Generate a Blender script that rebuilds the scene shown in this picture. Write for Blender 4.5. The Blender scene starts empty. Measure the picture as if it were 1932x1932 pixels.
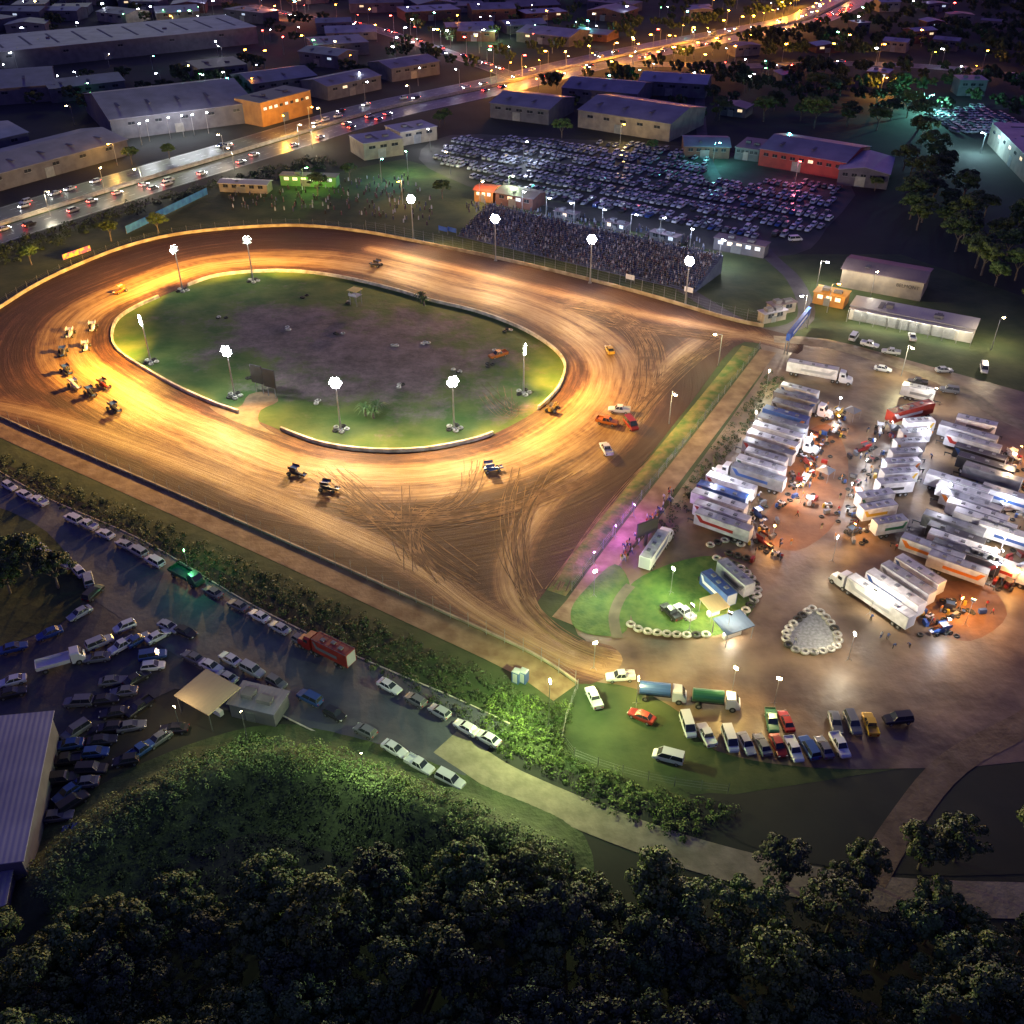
import bpy, bmesh, math, random
import numpy as np
from mathutils import Vector, Matrix
from mathutils.geometry import delaunay_2d_cdt
R=random.Random(7); NR=np.random.RandomState(7)
S=bpy.context.scene; COL=S.collection
# ---------------------------------------------------------------- survey: photo reading -> metres on the ground
CH=120.0; P=math.radians(35); F=1856.0
def g(u,v,z=0.0):
    up=(966-v)/F; x=(u-966)/F
    t=(CH-z)/(math.sin(P)-up*math.cos(P))
    return (t*x, t*(math.cos(P)+up*math.sin(P)))
def G(l): return [g(*p) for p in l]
def dist(a,b): return math.hypot(a[0]-b[0],a[1]-b[1])
def ang(a,b): return math.atan2(b[1]-a[1],b[0]-a[0])
def smooth(pts,n=6,closed=False):
    out=[];N=len(pts)
    rng=range(N if closed else N-1)
    for i in rng:
        if closed: p=[pts[(i+k-1)%N] for k in range(4)]
        else: p=[pts[max(0,i-1)],pts[i],pts[i+1],pts[min(N-1,i+2)]]
        for k in range(n):
            t=k/n
            out.append(tuple(0.5*((2*p[1][d])+(-p[0][d]+p[2][d])*t+(2*p[0][d]-5*p[1][d]+4*p[2][d]-p[3][d])*t*t+(-p[0][d]+3*p[1][d]-3*p[2][d]+p[3][d])*t**3) for d in (0,1)))
    if not closed: out.append(pts[-1])
    return out
def inside(pt,poly):
    x,y=pt;c=False;j=len(poly)-1
    for i in range(len(poly)):
        xi,yi=poly[i];xj,yj=poly[j]
        if (yi>y)!=(yj>y) and x<(xj-xi)*(y-yi)/(yj-yi)+xi: c=not c
        j=i
    return c
def segdist(pts,poly,closed=False):
    pts=np.asarray(pts,float); L=list(poly)+([poly[0]] if closed else [])
    best=np.full(len(pts),1e9); arc=np.zeros(len(pts)); side=np.ones(len(pts)); s=0
    for a,b in zip(L[:-1],L[1:]):
        a=np.array(a);b=np.array(b);d=b-a;l=np.hypot(*d)
        if l<1e-6: continue
        t=np.clip(((pts-a)@d)/l**2,0,1); q=a+t[:,None]*d; dd=np.hypot(*(pts-q).T)
        m=dd<best; best[m]=dd[m]; arc[m]=(s+t*l)[m]
        cr=d[0]*(pts[:,1]-a[1])-d[1]*(pts[:,0]-a[0]); side[m]=np.sign(cr)[m]; s+=l
    return best,side,arc
# ---------------------------------------------------------------- materials
MATS={}
def M(name,c1,c2=None,rough=.8,scale=.5,metal=0,bump=0,emit=None,es=0,world=False,detail=5,rnd=0,spec=.5,lo=.35,hi=.65):
    if name in MATS: return MATS[name]
    m=bpy.data.materials.new(name); m.use_nodes=True; nt=m.node_tree; b=nt.nodes['Principled BSDF']
    b.inputs['Roughness'].default_value=rough; b.inputs['Metallic'].default_value=metal
    b.inputs['Specular IOR Level'].default_value=spec
    if c2 is None: c2=tuple(x*.8 for x in c1)
    if world:
        tc=nt.nodes.new('ShaderNodeNewGeometry'); out=tc.outputs['Position']
    else:
        tc=nt.nodes.new('ShaderNodeTexCoord'); out=tc.outputs['Object']
    n=nt.nodes.new('ShaderNodeTexNoise'); n.inputs['Scale'].default_value=scale; n.inputs['Detail'].default_value=detail
    nt.links.new(out,n.inputs['Vector'])
    r=nt.nodes.new('ShaderNodeValToRGB'); r.color_ramp.elements[0].position=lo; r.color_ramp.elements[1].position=hi
    r.color_ramp.elements[0].color=(*c1,1); r.color_ramp.elements[1].color=(*c2,1)
    nt.links.new(n.outputs['Fac'],r.inputs['Fac']); src=r.outputs['Color']
    if rnd:
        oi=nt.nodes.new('ShaderNodeObjectInfo'); mr=nt.nodes.new('ShaderNodeMapRange')
        mr.inputs['To Min'].default_value=1-rnd; mr.inputs['To Max'].default_value=1+rnd
        nt.links.new(oi.outputs['Random'],mr.inputs['Value'])
        vm=nt.nodes.new('ShaderNodeVectorMath'); vm.operation='SCALE'
        nt.links.new(src,vm.inputs[0]); nt.links.new(mr.outputs['Result'],vm.inputs['Scale']); src=vm.outputs['Vector']
    nt.links.new(src,b.inputs['Base Color'])
    if bump:
        bp=nt.nodes.new('ShaderNodeBump'); bp.inputs['Strength'].default_value=bump; bp.inputs['Distance'].default_value=.3
        n2=nt.nodes.new('ShaderNodeTexNoise'); n2.inputs['Scale'].default_value=scale*4; n2.inputs['Detail'].default_value=6
        nt.links.new(out,n2.inputs['Vector']); nt.links.new(n2.outputs['Fac'],bp.inputs['Height']); nt.links.new(bp.outputs['Normal'],b.inputs['Normal'])
    if emit:
        b.inputs['Emission Color'].default_value=(*emit,1); b.inputs['Emission Strength'].default_value=es
    MATS[name]=m; return m
def ribbed(name,c1,c2,period=.8,rough=.55,metal=.1):
    m=M(name,c1,c2,rough=rough,scale=.12,metal=metal,detail=8); nt=m.node_tree; b=nt.nodes['Principled BSDF']
    tc=nt.nodes.new('ShaderNodeTexCoord'); w=nt.nodes.new('ShaderNodeTexWave'); w.inputs['Scale'].default_value=1.0/period*.32
    w.bands_direction='X'; nt.links.new(tc.outputs['Object'],w.inputs['Vector'])
    bp=nt.nodes.new('ShaderNodeBump'); bp.inputs['Strength'].default_value=.3; bp.inputs['Distance'].default_value=.06
    nt.links.new(w.outputs['Fac'],bp.inputs['Height']); nt.links.new(bp.outputs['Normal'],b.inputs['Normal'])
    return m
def E(name,c,s): return M(name,(.8,.8,.8),emit=c,es=s)
grassm=M('grass',(.018,.038,.010),(.050,.068,.022),rough=.9,scale=.12,bump=.5,world=True,detail=10)
infieldm=M('infield_grass',(.025,.075,.008),(.085,.12,.025),rough=.9,scale=.11,bump=.6,world=True,detail=12)
groundm=M('ground',(.012,.015,.012),(.028,.030,.025),rough=.95,scale=.03,bump=.4,world=True,detail=10)
asph=M('asphalt',(.050,.054,.075),(.078,.082,.105),rough=.65,scale=.25,bump=.2,world=True,detail=10)
apronm=M('apron_asphalt',(.036,.036,.044),(.06,.058,.066),rough=.7,scale=.2,bump=.25,world=True,detail=10)
yardm=M('pit_yard',(.060,.036,.019),(.21,.145,.085),rough=.48,scale=.10,bump=.5,world=True,detail=13)
concr=M('concrete',(.34,.30,.25),(.5,.46,.4),rough=.8,scale=.6,world=True,detail=8)
pathm=M('path',(.17,.14,.10),(.28,.23,.17),rough=.85,scale=.4,bump=.2,world=True,detail=9)
redearth=M('red_earth',(.12,.055,.028),(.20,.10,.05),rough=.8,scale=.3,bump=.2,world=True,detail=9)
gravel=M('gravel',(.2,.21,.22),(.34,.36,.37),rough=.9,scale=2,bump=.5,world=True,detail=10)
whitep=M('white_paint',(.75,.75,.75),(.6,.6,.6),rough=.5)
roadpaint=M('road_paint',(.6,.6,.58),(.4,.4,.4),rough=.6,world=True)
steel=M('galvanised_steel',(.35,.36,.38),(.25,.26,.28),rough=.4,metal=.7)
dark=M('dark_metal',(.03,.03,.035),(.02,.02,.02),rough=.5)
rubber=M('rubber',(.02,.02,.02),(.035,.035,.03),rough=.8,scale=4)
tyrewhite=M('painted_tyre',(.55,.55,.5),(.2,.2,.17),rough=.7,scale=2,rnd=.25)
glass=M('dark_glass',(.02,.025,.035),(.03,.035,.045),rough=.12)
leafA=M('leaves_olive',(.040,.070,.010),(.10,.14,.025),rough=.6,scale=.7,rnd=.45)
leafB=M('leaves_green',(.028,.066,.012),(.070,.12,.025),rough=.6,scale=.7,rnd=.4)
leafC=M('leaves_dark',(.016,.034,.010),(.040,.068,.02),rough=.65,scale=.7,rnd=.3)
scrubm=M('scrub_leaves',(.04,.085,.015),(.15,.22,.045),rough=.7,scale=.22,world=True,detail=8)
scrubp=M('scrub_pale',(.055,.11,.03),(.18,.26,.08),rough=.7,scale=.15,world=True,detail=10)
bark=M('bark',(.10,.08,.06),(.18,.15,.12),rough=.9,scale=3)
Ewhite=E('lamp_white',(.95,.95,1),60); Ewarm=E('lamp_warm',(1,.78,.4),60); Eor=E('lamp_orange',(1,.42,.06),30)
Ewin=E('window_lit',(1,.72,.36),1.1); Ewinb=E('window_cool',(.7,.85,1),.7)
Eflood=E('floodlight_white',(.95,.93,1),260); Efloodw=E('floodlight_warm',(1,.85,.55),260); Egreen=E('lamp_green',(.2,1,.3),25)
Ehead=E('headlight_lit',(1,.97,.9),90); Etail=E('taillight_lit',(1,.03,.02),80)
headg=M('headlight_glass',(.6,.62,.65),rough=.15); tailg=M('taillight_glass',(.35,.01,.01),rough=.2)
# ---------------------------------------------------------------- mesh builder
class MB:
    def __init__(s): s.v=[];s.f=[];s.m=[]
    def add(s,v,f,mi=0):
        o=len(s.v); s.v+=[tuple(p) for p in v]; s.f+=[tuple(i+o for i in q) for q in f]; s.m+=[mi]*len(f)
    def box(s,cx,cy,cz,sx,sy,sz,mi=0,rz=0,tx=1,ty=1):
        c,n=math.cos(rz),math.sin(rz); v=[]
        for k,(z,fx,fy) in enumerate(((-.5,1,1),(.5,tx,ty))):
            for x,y in ((-.5,-.5),(.5,-.5),(.5,.5),(-.5,.5)):
                X=x*sx*fx;Y=y*sy*fy; v.append((cx+X*c-Y*n,cy+X*n+Y*c,cz+z*sz))
        s.add(v,[(3,2,1,0),(4,5,6,7),(0,1,5,4),(1,2,6,5),(2,3,7,6),(3,0,4,7)],mi)
    def cyl(s,p0,p1,r0,r1,n=8,mi=0):
        p0=Vector(p0);p1=Vector(p1);d=(p1-p0).normalized(); a=d.orthogonal().normalized();b=d.cross(a)
        v=[]
        for p,r in((p0,r0),(p1,r1)):
            for i in range(n):
                t=2*math.pi*i/n; v.append(p+a*r*math.cos(t)+b*r*math.sin(t))
        f=[(i,(i+1)%n,n+(i+1)%n,n+i) for i in range(n)]+[tuple(range(n))[::-1],tuple(range(n,2*n))]
        s.add(v,f,mi)
    def loft(s,rings,mi=0,cap=True):
        n=len(rings[0]); v=[p for r in rings for p in r]; f=[]
        for k in range(len(rings)-1):
            for i in range(n): f.append((k*n+i,k*n+(i+1)%n,(k+1)*n+(i+1)%n,(k+1)*n+i))
        if cap: f+=[tuple(range(n))[::-1],tuple(range((len(rings)-1)*n,len(rings)*n))]
        s.add(v,f,mi)
    def mesh(s,name,mats,smooth=False,normals=True):
        me=bpy.data.meshes.new(name); me.from_pydata(s.v,[],s.f)
        for m in mats: me.materials.append(m)
        me.polygons.foreach_set('material_index',s.m)
        if smooth: me.polygons.foreach_set('use_smooth',[True]*len(s.f))
        if normals:
            bm=bmesh.new(); bm.from_mesh(me); bmesh.ops.recalc_face_normals(bm,faces=bm.faces); bm.to_mesh(me); bm.free()
        me.update(); return me
def link(ob): COL.objects.link(ob); return ob
def put(name,mesh,loc,rz=0,label=None,cat=None,group=None,parts=(),scale=1.0,kind=None):
    o=link(bpy.data.objects.new(name,mesh)); o.location=loc if len(loc)==3 else (loc[0],loc[1],0); o.rotation_euler=(0,0,rz)
    o.scale=(scale,)*3
    if label: o['label']=label
    if cat: o['category']=cat
    if group: o['group']=group
    if kind: o['kind']=kind
    for q in parts:
        c=link(bpy.data.objects.new(q[0],q[1])); c.parent=o
        c.location=q[2] if len(q)>2 else (0,0,0); c.rotation_euler=(0,0,q[3] if len(q)>3 else 0)
    return o
def struct(name,me,kind='structure'):
    o=link(bpy.data.objects.new(name,me)); o['kind']=kind; o['label']=name.replace('_',' '); return o
def patch(name,pts,z,mat,kind='structure',lab=None):
    me=bpy.data.meshes.new(name); me.from_pydata([(x,y,z) for x,y in pts],[],[tuple(range(len(pts)))]); me.materials.append(mat)
    me.update()
    if me.polygons[0].normal.z<0: me.flip_normals()
    o=struct(name,me,kind)
    if lab: o['label']=lab
    return o
def offset(pts,d):
    out=[]
    for i,p in enumerate(pts):
        a=pts[max(0,i-1)];b=pts[min(len(pts)-1,i+1)]; l=dist(a,b) or 1
        out.append((p[0]-(b[1]-a[1])/l*d,p[1]+(b[0]-a[0])/l*d))
    return out
def ribbon(mb,pts,w,z,mi=0,off=0):
    a=offset(pts,off+w/2);b=offset(pts,off-w/2); v=[];f=[]
    for p,q in zip(a,b): v+=[(p[0],p[1],z),(q[0],q[1],z)]
    for i in range(len(pts)-1): f.append((2*i+1,2*i+3,2*i+2,2*i))
    mb.add(v,f,mi)
def resample(pts,step):
    out=[pts[0]];rest=step
    for a,b in zip(pts[:-1],pts[1:]):
        l=dist(a,b); t=rest
        while t<=l:
            out.append((a[0]+(b[0]-a[0])*t/l,a[1]+(b[1]-a[1])*t/l)); t+=step
        rest=t-l
    return out
def road(name,pts,w,z,mat,marks=True,lanes=(0,),edge=True,lab=None):
    mb=MB(); ribbon(mb,pts,w,z); o=struct(name,mb.mesh(name,[mat]))
    if lab: o['label']=lab
    if marks:
        mb=MB(); dense=resample(pts,1.5)
        for ln in lanes:
            for i in range(0,len(dense)-3,6): ribbon(mb,dense[i:i+3],.22,z+.02,off=ln)
        if edge:
            for s in(-1,1): ribbon(mb,dense,.22,z+.02,off=s*(w/2-1))
        struct('road_markings',mb.mesh('road_markings',[roadpaint]))
    return o
def extrude_wall(name,pts,th,h,mat,z0=0):
    mb=MB(); a=offset(pts,th/2);b=offset(pts,-th/2); rings=[]
    for p,q in zip(a,b): rings.append([(p[0],p[1],z0),(p[0],p[1],z0+h),(q[0],q[1],z0+h),(q[0],q[1],z0)])
    mb.loft(rings); return mb.mesh(name,[mat])
def spot(parent,loc,target,power,col,size=120,blend=.6,rad=.4,name='lamp_light'):
    l=bpy.data.lights.new(name,'SPOT'); l.energy=power; l.color=col; l.spot_size=math.radians(size); l.spot_blend=blend; l.shadow_soft_size=rad
    o=link(bpy.data.objects.new(name,l)); d=Vector(target)-Vector(loc)
    w=Matrix.Translation(Vector(loc))@d.to_track_quat('-Z','Y').to_matrix().to_4x4()
    if parent:
        o.parent=parent; pm=Matrix.Translation(parent.location)@parent.rotation_euler.to_matrix().to_4x4(); w=pm.inverted()@w
    o.matrix_local=w; return o
def point(parent,loc,power,col,rad=.25,name='lamp_light'):
    l=bpy.data.lights.new(name,'POINT'); l.energy=power; l.color=col; l.shadow_soft_size=rad
    o=link(bpy.data.objects.new(name,l)); o.parent=parent; o.location=loc; return o
# ---------------------------------------------------------------- leaves
def quads(cent,nrm,size,asp=.6):
    n=len(cent); nrm=nrm/np.maximum(np.linalg.norm(nrm,axis=1,keepdims=True),1e-6)
    r=NR.normal(size=(n,3)); t=np.cross(nrm,r); t/=np.maximum(np.linalg.norm(t,axis=1,keepdims=True),1e-6); b=np.cross(nrm,t)
    t=t*size[:,None]*.5; b=b*size[:,None]*.5*asp
    return np.stack([cent-t,cent-b,cent+t,cent+b],1).reshape(-1,3)
def quadmesh(name,v,mats):
    me=bpy.data.meshes.new(name); n=len(v)//4
    me.vertices.add(4*n); me.vertices.foreach_set('co',v.ravel().astype(np.float32))
    me.loops.add(4*n); me.loops.foreach_set('vertex_index',np.arange(4*n,dtype=np.int32))
    me.polygons.add(n); me.polygons.foreach_set('loop_start',np.arange(0,4*n,4,dtype=np.int32)); me.polygons.foreach_set('loop_total',np.full(n,4,dtype=np.int32))
    for m in mats: me.materials.append(m)
    me.update(calc_edges=True); me.validate(); return me
def crownpts(r,h,z0,ncl,nl,ls):
    V=[]
    for k in range(ncl):
        a=R.uniform(0,2*math.pi); q=math.sqrt(R.uniform(.02,1)); zz=R.uniform(-.3,1)
        rr=r*q*math.sqrt(max(.15,1-(max(zz,0))**2*.7))
        c=np.array([rr*math.cos(a),rr*math.sin(a),z0+h*.4+zz*h*.5*(1-.35*q)]); rc=R.uniform(.17,.31)*r
        d=NR.normal(size=(nl,3)); d/=np.linalg.norm(d,axis=1,keepdims=True); d[:,2]=np.where(d[:,2]<-.2,-d[:,2],d[:,2])
        p=c+d*rc*NR.uniform(.76,1.06,size=(nl,1))*np.array([1,1,.75])
        V.append(quads(p,d+NR.normal(size=(nl,3))*.34,NR.uniform(.6,1.3,nl)*ls,.7))
    return np.concatenate(V)
CROWN=[];TRUNK=[]
for i in range(6):
    r=3.1+.3*i; h=4.6+.45*i
    CROWN.append(quadmesh('tree_crown',crownpts(r,h,3.0,42,110,.42),[(leafA,leafB,leafA,leafC,leafB,leafA)[i]]))
    mb=MB(); mb.cyl((0,0,-.2),(.2,0,3.4),.28,.2,8)
    for k in range(5):
        a=k*1.26+i; mb.cyl((.18,0,2.6+.2*k),(1.6*math.cos(a),1.6*math.sin(a),4.6+.3*k),.12,.04,6)
    TRUNK.append(mb.mesh('tree_trunk',[bark]))
LOWV=crownpts(3.6,6,1.5,14,26,1.4)
def tree(x,y,s=1.0,k=None,lab='leafy eucalypt with an uneven rounded crown',grp='trees in the bushland',z=0):
    k=R.randrange(6) if k is None else k
    return put('tree',None,(x,y,z),R.uniform(0,6.28),lab,'tree',grp,[('trunk',TRUNK[k]),('crown',CROWN[k])],s*R.uniform(.75,1.2))
def fillpoly(poly,step,jit=.35):
    xs=[p[0] for p in poly];ys=[p[1] for p in poly];o=[]
    y=min(ys)
    while y<max(ys):
        x=min(xs)
        while x<max(xs):
            q=(x+R.uniform(-jit,jit)*step,y+R.uniform(-jit,jit)*step)
            if inside(q,poly): o.append(q)
            x+=step
        y+=step
    return o
def scrub(name,poly,step,hgt,rad,nl,ls,mat=scrubm,lab='low scrub',zf=None,vary=.5):
    C=fillpoly(poly,step,.6); V=[]
    for c in C:
        if R.random()<.1: continue
        k=R.uniform(1-vary,1+.8*vary); hh=hgt*k*R.uniform(.6,1.1); d=NR.normal(size=(nl,3)); d/=np.linalg.norm(d,axis=1,keepdims=True); d[:,2]=abs(d[:,2])
        p=np.array([c[0],c[1],zf(c) if zf else 0])+d*np.array([rad*k,rad*k,hh])*NR.uniform(.7,1.08,size=(nl,1)); V.append(quads(p,d+NR.normal(size=(nl,3))*.3,NR.uniform(.6,1.3,nl)*ls,.7))
    if not V: return
    o=struct(name,quadmesh(name,np.concatenate(V),[mat]),'stuff'); o['label']=lab; return o
# ---------------------------------------------------------------- world, camera
w=bpy.data.worlds.new('World'); S.world=w; w.use_nodes=True; nt=w.node_tree; bg=nt.nodes['Background']
sky=nt.nodes.new('ShaderNodeTexSky'); sky.sky_type='NISHITA'; sky.sun_disc=False; sky.sun_elevation=math.radians(1.0); sky.sun_rotation=math.radians(20)
mx=nt.nodes.new('ShaderNodeVectorMath'); mx.operation='MULTIPLY'; mx.inputs[1].default_value=(.42,.34,1.45)
nt.links.new(sky.outputs[0],mx.inputs[0]); nt.links.new(mx.outputs[0],bg.inputs[0]); bg.inputs[1].default_value=.31
cam=bpy.data.cameras.new('Camera'); cam.sensor_fit='HORIZONTAL'; cam.angle=2*math.atan(966/F); cam.clip_end=6000; cam.clip_start=1
co=link(bpy.data.objects.new('Camera',cam)); co.location=(0,0,CH); co.rotation_euler=(math.radians(90)-P,0,0); S.camera=co
sl=bpy.data.lights.new('glow_fill','SUN'); sl.energy=.09; sl.angle=math.radians(8); sl.color=(.90,1,.34); so=link(bpy.data.objects.new('glow_fill',sl)); so.rotation_euler=(math.radians(-70),0,math.radians(20))  # added faint yellow-green fill so tree crowns catch some light at night
S.view_settings.view_transform='Standard'; S.view_settings.look='None'; S.view_settings.exposure=0
# ---------------------------------------------------------------- ground
patch('ground',[(-3500,-1500),(3500,-1500),(3500,4500),(-3500,4500)],0,groundm,lab='dark night ground of the suburb')
inner=smooth(G([(212,640),(220,608),(250,585),(300,562),(355,540),(410,522),(490,514),(570,515),(655,527),(750,550),(810,568),(900,590),(980,620),(1038,655),(1064,685),(1062,715),(1045,745),(1005,780),(930,820),(870,838),(790,851),(700,852),(610,840),(530,812),(450,780),(400,762),(330,730),(260,690),(225,665)]),5,True)
leftc=[(-40,760),(-95,700),(-80,640),(-40,605)]
outerpx=[(0,583),(60,545),(130,510),(230,470),(330,445),(450,432),(570,428),(690,440),(830,467),(1000,503),(1200,553),(1360,600),(1440,620),(1510,640),(1505,668),(1440,650),(1385,655),(1300,765),(1150,955),(1030,1115),(1012,1148),(1045,1185),(1090,1207),(1150,1218),(1175,1245),(1150,1275),(1090,1290),(1000,1232),(800,1140),(600,1050),(300,918),(0,787)]
outer=smooth(G(leftc+outerpx),3,True)
patch('grass_surround',G([(-250,700),(-150,560),(0,470),(180,420),(400,345),(560,340),(760,300),(900,340),(1000,400),(1500,480),(1700,480),(1932,560),(2200,700),(2200,1250),(1700,1450),(1250,1520),(980,1420),(560,1150),(0,870),(-200,800)]),.02,grassm,lab='mown grass around the speedway')
ip=np.array(inner)
xs=np.arange(-185,125,1.7);ys=np.arange(110,370,1.7)
allp=np.array([(x,y) for x in xs for y in ys])
def inmask(pts,poly):
    c=np.zeros(len(pts),bool); j=len(poly)-1; x=pts[:,0];y=pts[:,1]
    for i in range(len(poly)):
        xi,yi=poly[i];xj,yj=poly[j]
        if yi!=yj: c^=((yi>y)!=(yj>y))&(x<(xj-xi)*(y-yi)/(yj-yi)+xi)
        j=i
    return c
bd,_,_=segdist(allp,outer,True)
gp=allp[inmask(allp,outer)&(bd>.8)]
vin=[Vector(p) for p in outer]+[Vector(p) for p in gp]; no=len(outer)
res=delaunay_2d_cdt(vin,[],[list(range(no))],1,1e-4)
dv=np.array([tuple(v) for v in res[0]]); me=bpy.data.meshes.new('dirt_track'); me.from_pydata([(x,y,.06) for x,y in dv],[],[tuple(f) for f in res[2]])
d,_,arc=segdist(dv,inner,True); ins=inmask(dv,inner); ring=np.where(ins,-d,d)
Ltot=sum(dist(inner[i],inner[(i+1)%len(inner)]) for i in range(len(inner))); th=arc/Ltot*2*math.pi
lanes=[G([(1420,632),(1330,640),(1262,690),(1215,760),(1150,850),(1050,930),(985,1010),(962,1080),(978,1140),(1040,1195),(1110,1228),(1230,1255)]),
       G([(-60,755),(100,790),(300,860),(480,930),(640,1000),(790,1070),(900,1150),(1040,1228),(1120,1258),(1230,1285)]),
       G([(700,470),(950,530),(1150,580),(1300,610),(1480,650)])]
lanes=[smooth(l,5) for l in lanes]
wear=np.exp(-((ring-10.5)/6.3)**2)*1.0+.42*np.exp(-((ring-18.5)/3.2)**2)-.6*np.exp(-((ring-4.4)/.9)**2)-.25*np.exp(-((ring-1.8)/1.2)**2)-.35*np.exp(-((ring-15)/.8)**2)-.35*np.exp(-((ring-22.5)/1.2)**2)
lv=np.zeros((len(dv),3)); lbest=np.full(len(dv),1e9)
for k,l in enumerate(lanes):
    dd,sd,aa=segdist(dv,l); m=dd<lbest; lbest[m]=dd[m]; lv[m]=np.stack([aa*.02+k*9,dd*sd*.9,np.zeros(len(dd))],1)[m]
lw=np.exp(-(lbest/3.8)**2); amt=np.clip(lw*1.2,0,1)*(ring>19)
wear=np.maximum(wear,.85*lw*(ring>14))
# outer left bend is paler, the far side apron and corner triangles are dark and damp
paleleft=np.clip((-dv[:,0]-70)/40,0,1)
wear-=.50*np.clip((ring-20)/5,0,1)*(1-lw)*(1-.55*paleleft)
rv=np.stack([np.cos(th)*3.2,np.sin(th)*3.2,ring*.85],1)
for nm,arr,tp in(('ringv',rv,'FLOAT_VECTOR'),('lanev',lv,'FLOAT_VECTOR'),('wear',wear,'FLOAT'),('lanemix',amt,'FLOAT')):
    at=me.attributes.new(nm,tp,'POINT'); at.data.foreach_set('vector' if tp!='FLOAT' else 'value',arr.astype(np.float32).ravel())
dm=bpy.data.materials.new('track_dirt'); dm.use_nodes=True; nt=dm.node_tree; b=nt.nodes['Principled BSDF']
def at(n): a=nt.nodes.new('ShaderNodeAttribute'); a.attribute_name=n; return a
def nz(src,sc,det=6,rg=.6):
    n=nt.nodes.new('ShaderNodeTexNoise'); n.inputs['Scale'].default_value=sc; n.inputs['Detail'].default_value=det; n.inputs['Roughness'].default_value=rg; nt.links.new(src,n.inputs['Vector']); return n.outputs['Fac']
def mth(op,a,bb):
    n=nt.nodes.new('ShaderNodeMath'); n.operation=op
    for i,q in enumerate((a,bb)):
        if isinstance(q,(int,float)): n.inputs[i].default_value=q
        else: nt.links.new(q,n.inputs[i])
    return n.outputs[0]
n1=nz(at('ringv').outputs['Vector'],1.0,8,.8); n2=nz(at('lanev').outputs['Vector'],1.3,8,.8)
geo=nt.nodes.new('ShaderNodeNewGeometry'); n3=nz(geo.outputs['Position'],.12,9,.65)
mixn=nt.nodes.new('ShaderNodeMix'); nt.links.new(at('lanemix').outputs['Fac'],mixn.inputs[0]); nt.links.new(n1,mixn.inputs[2]); nt.links.new(n2,mixn.inputs[3])
st=mixn.outputs[0]
val=mth('ADD',mth('ADD',mth('MULTIPLY',at('wear').outputs['Fac'],.60),mth('MULTIPLY',mth('SUBTRACT',st,.5),1.9)),mth('MULTIPLY',mth('SUBTRACT',n3,.5),.6))
rp=nt.nodes.new('ShaderNodeValToRGB'); cr=rp.color_ramp; cr.elements[0].position=0.0; cr.elements[0].color=(.032,.0085,.0045,1); cr.elements[1].position=.95; cr.elements[1].color=(.40,.275,.13,1)
e=cr.elements.new(.20); e.color=(.080,.027,.011,1); e=cr.elements.new(.55); e.color=(.24,.138,.052,1)
vv=mth('ADD',val,.10); nt.links.new(vv,rp.inputs[0]); nt.links.new(rp.outputs[0],b.inputs['Base Color'])
nt.links.new(mth('SUBTRACT',.76,mth('MULTIPLY',vv,.26)),b.inputs['Roughness'])
bp=nt.nodes.new('ShaderNodeBump'); bp.inputs['Strength'].default_value=.7; bp.inputs['Distance'].default_value=.3; nt.links.new(st,bp.inputs['Height']); nt.links.new(bp.outputs[0],b.inputs['Normal'])
me.materials.append(dm); me.update(); o=struct('dirt_track',me); o['label']='clay oval speedway surface with worn racing groove'
# infield grass, mown green with bare soil in the middle
im=infieldm; nt=im.node_tree; b=nt.nodes['Principled BSDF']
geo=nt.nodes.new('ShaderNodeNewGeometry'); sp=nt.nodes.new('ShaderNodeVectorMath'); sp.operation='SUBTRACT'; cx,cy=g(670,660); sp.inputs[1].default_value=(cx,cy,0); nt.links.new(geo.outputs['Position'],sp.inputs[0])
vr=nt.nodes.new('ShaderNodeVectorRotate'); vr.rotation_type='Z_AXIS'; vr.inputs['Angle'].default_value=math.radians(31); nt.links.new(sp.outputs[0],vr.inputs['Vector'])
vs=nt.nodes.new('ShaderNodeVectorMath'); vs.operation='MULTIPLY'; vs.inputs[1].default_value=(1/62,1/32,0); nt.links.new(vr.outputs[0],vs.inputs[0])
vl=nt.nodes.new('ShaderNodeVectorMath'); vl.operation='LENGTH'; nt.links.new(vs.outputs[0],vl.inputs[0])
nn=nz(geo.outputs['Position'],.05,12,.72); fac=mth('ADD',mth('MULTIPLY',mth('SUBTRACT',1.0,vl.outputs['Value']),2.0),mth('MULTIPLY',mth('SUBTRACT',nn,.52),6.5))
cl_=nt.nodes.new('ShaderNodeClamp'); nt.links.new(fac,cl_.inputs[0]); cl_.inputs['Max'].default_value=.9; old=b.inputs['Base Color'].links[0].from_socket
mc=nt.nodes.new('ShaderNodeMix'); mc.data_type='RGBA'; nt.links.new(cl_.outputs[0],mc.inputs[0]); nt.links.new(old,mc.inputs[6])
rs=nt.nodes.new('ShaderNodeValToRGB'); rs.color_ramp.elements[0].position=.33; rs.color_ramp.elements[0].color=(.035,.028,.030,1); rs.color_ramp.elements[1].position=.7; rs.color_ramp.elements[1].color=(.25,.18,.20,1); nt.links.new(nz(geo.outputs['Position'],.13,12,.78),rs.inputs[0]); nt.links.new(rs.outputs[0],mc.inputs[7]); nt.links.new(mc.outputs[2],b.inputs['Base Color'])
patch('infield_grass',inner,.09,im,lab='green infield of the oval with bare soil')
patch('infield_entry',smooth(G([(395,768),(450,770),(470,745),(510,740),(525,758),(492,775),(490,800),(520,822),(440,795)]),3,True),.15,M('entry_dirt',(.10,.06,.03),(.19,.125,.065),rough=.7,scale=.4,world=True,bump=.3,detail=9),lab='dirt entry into the infield')
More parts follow.
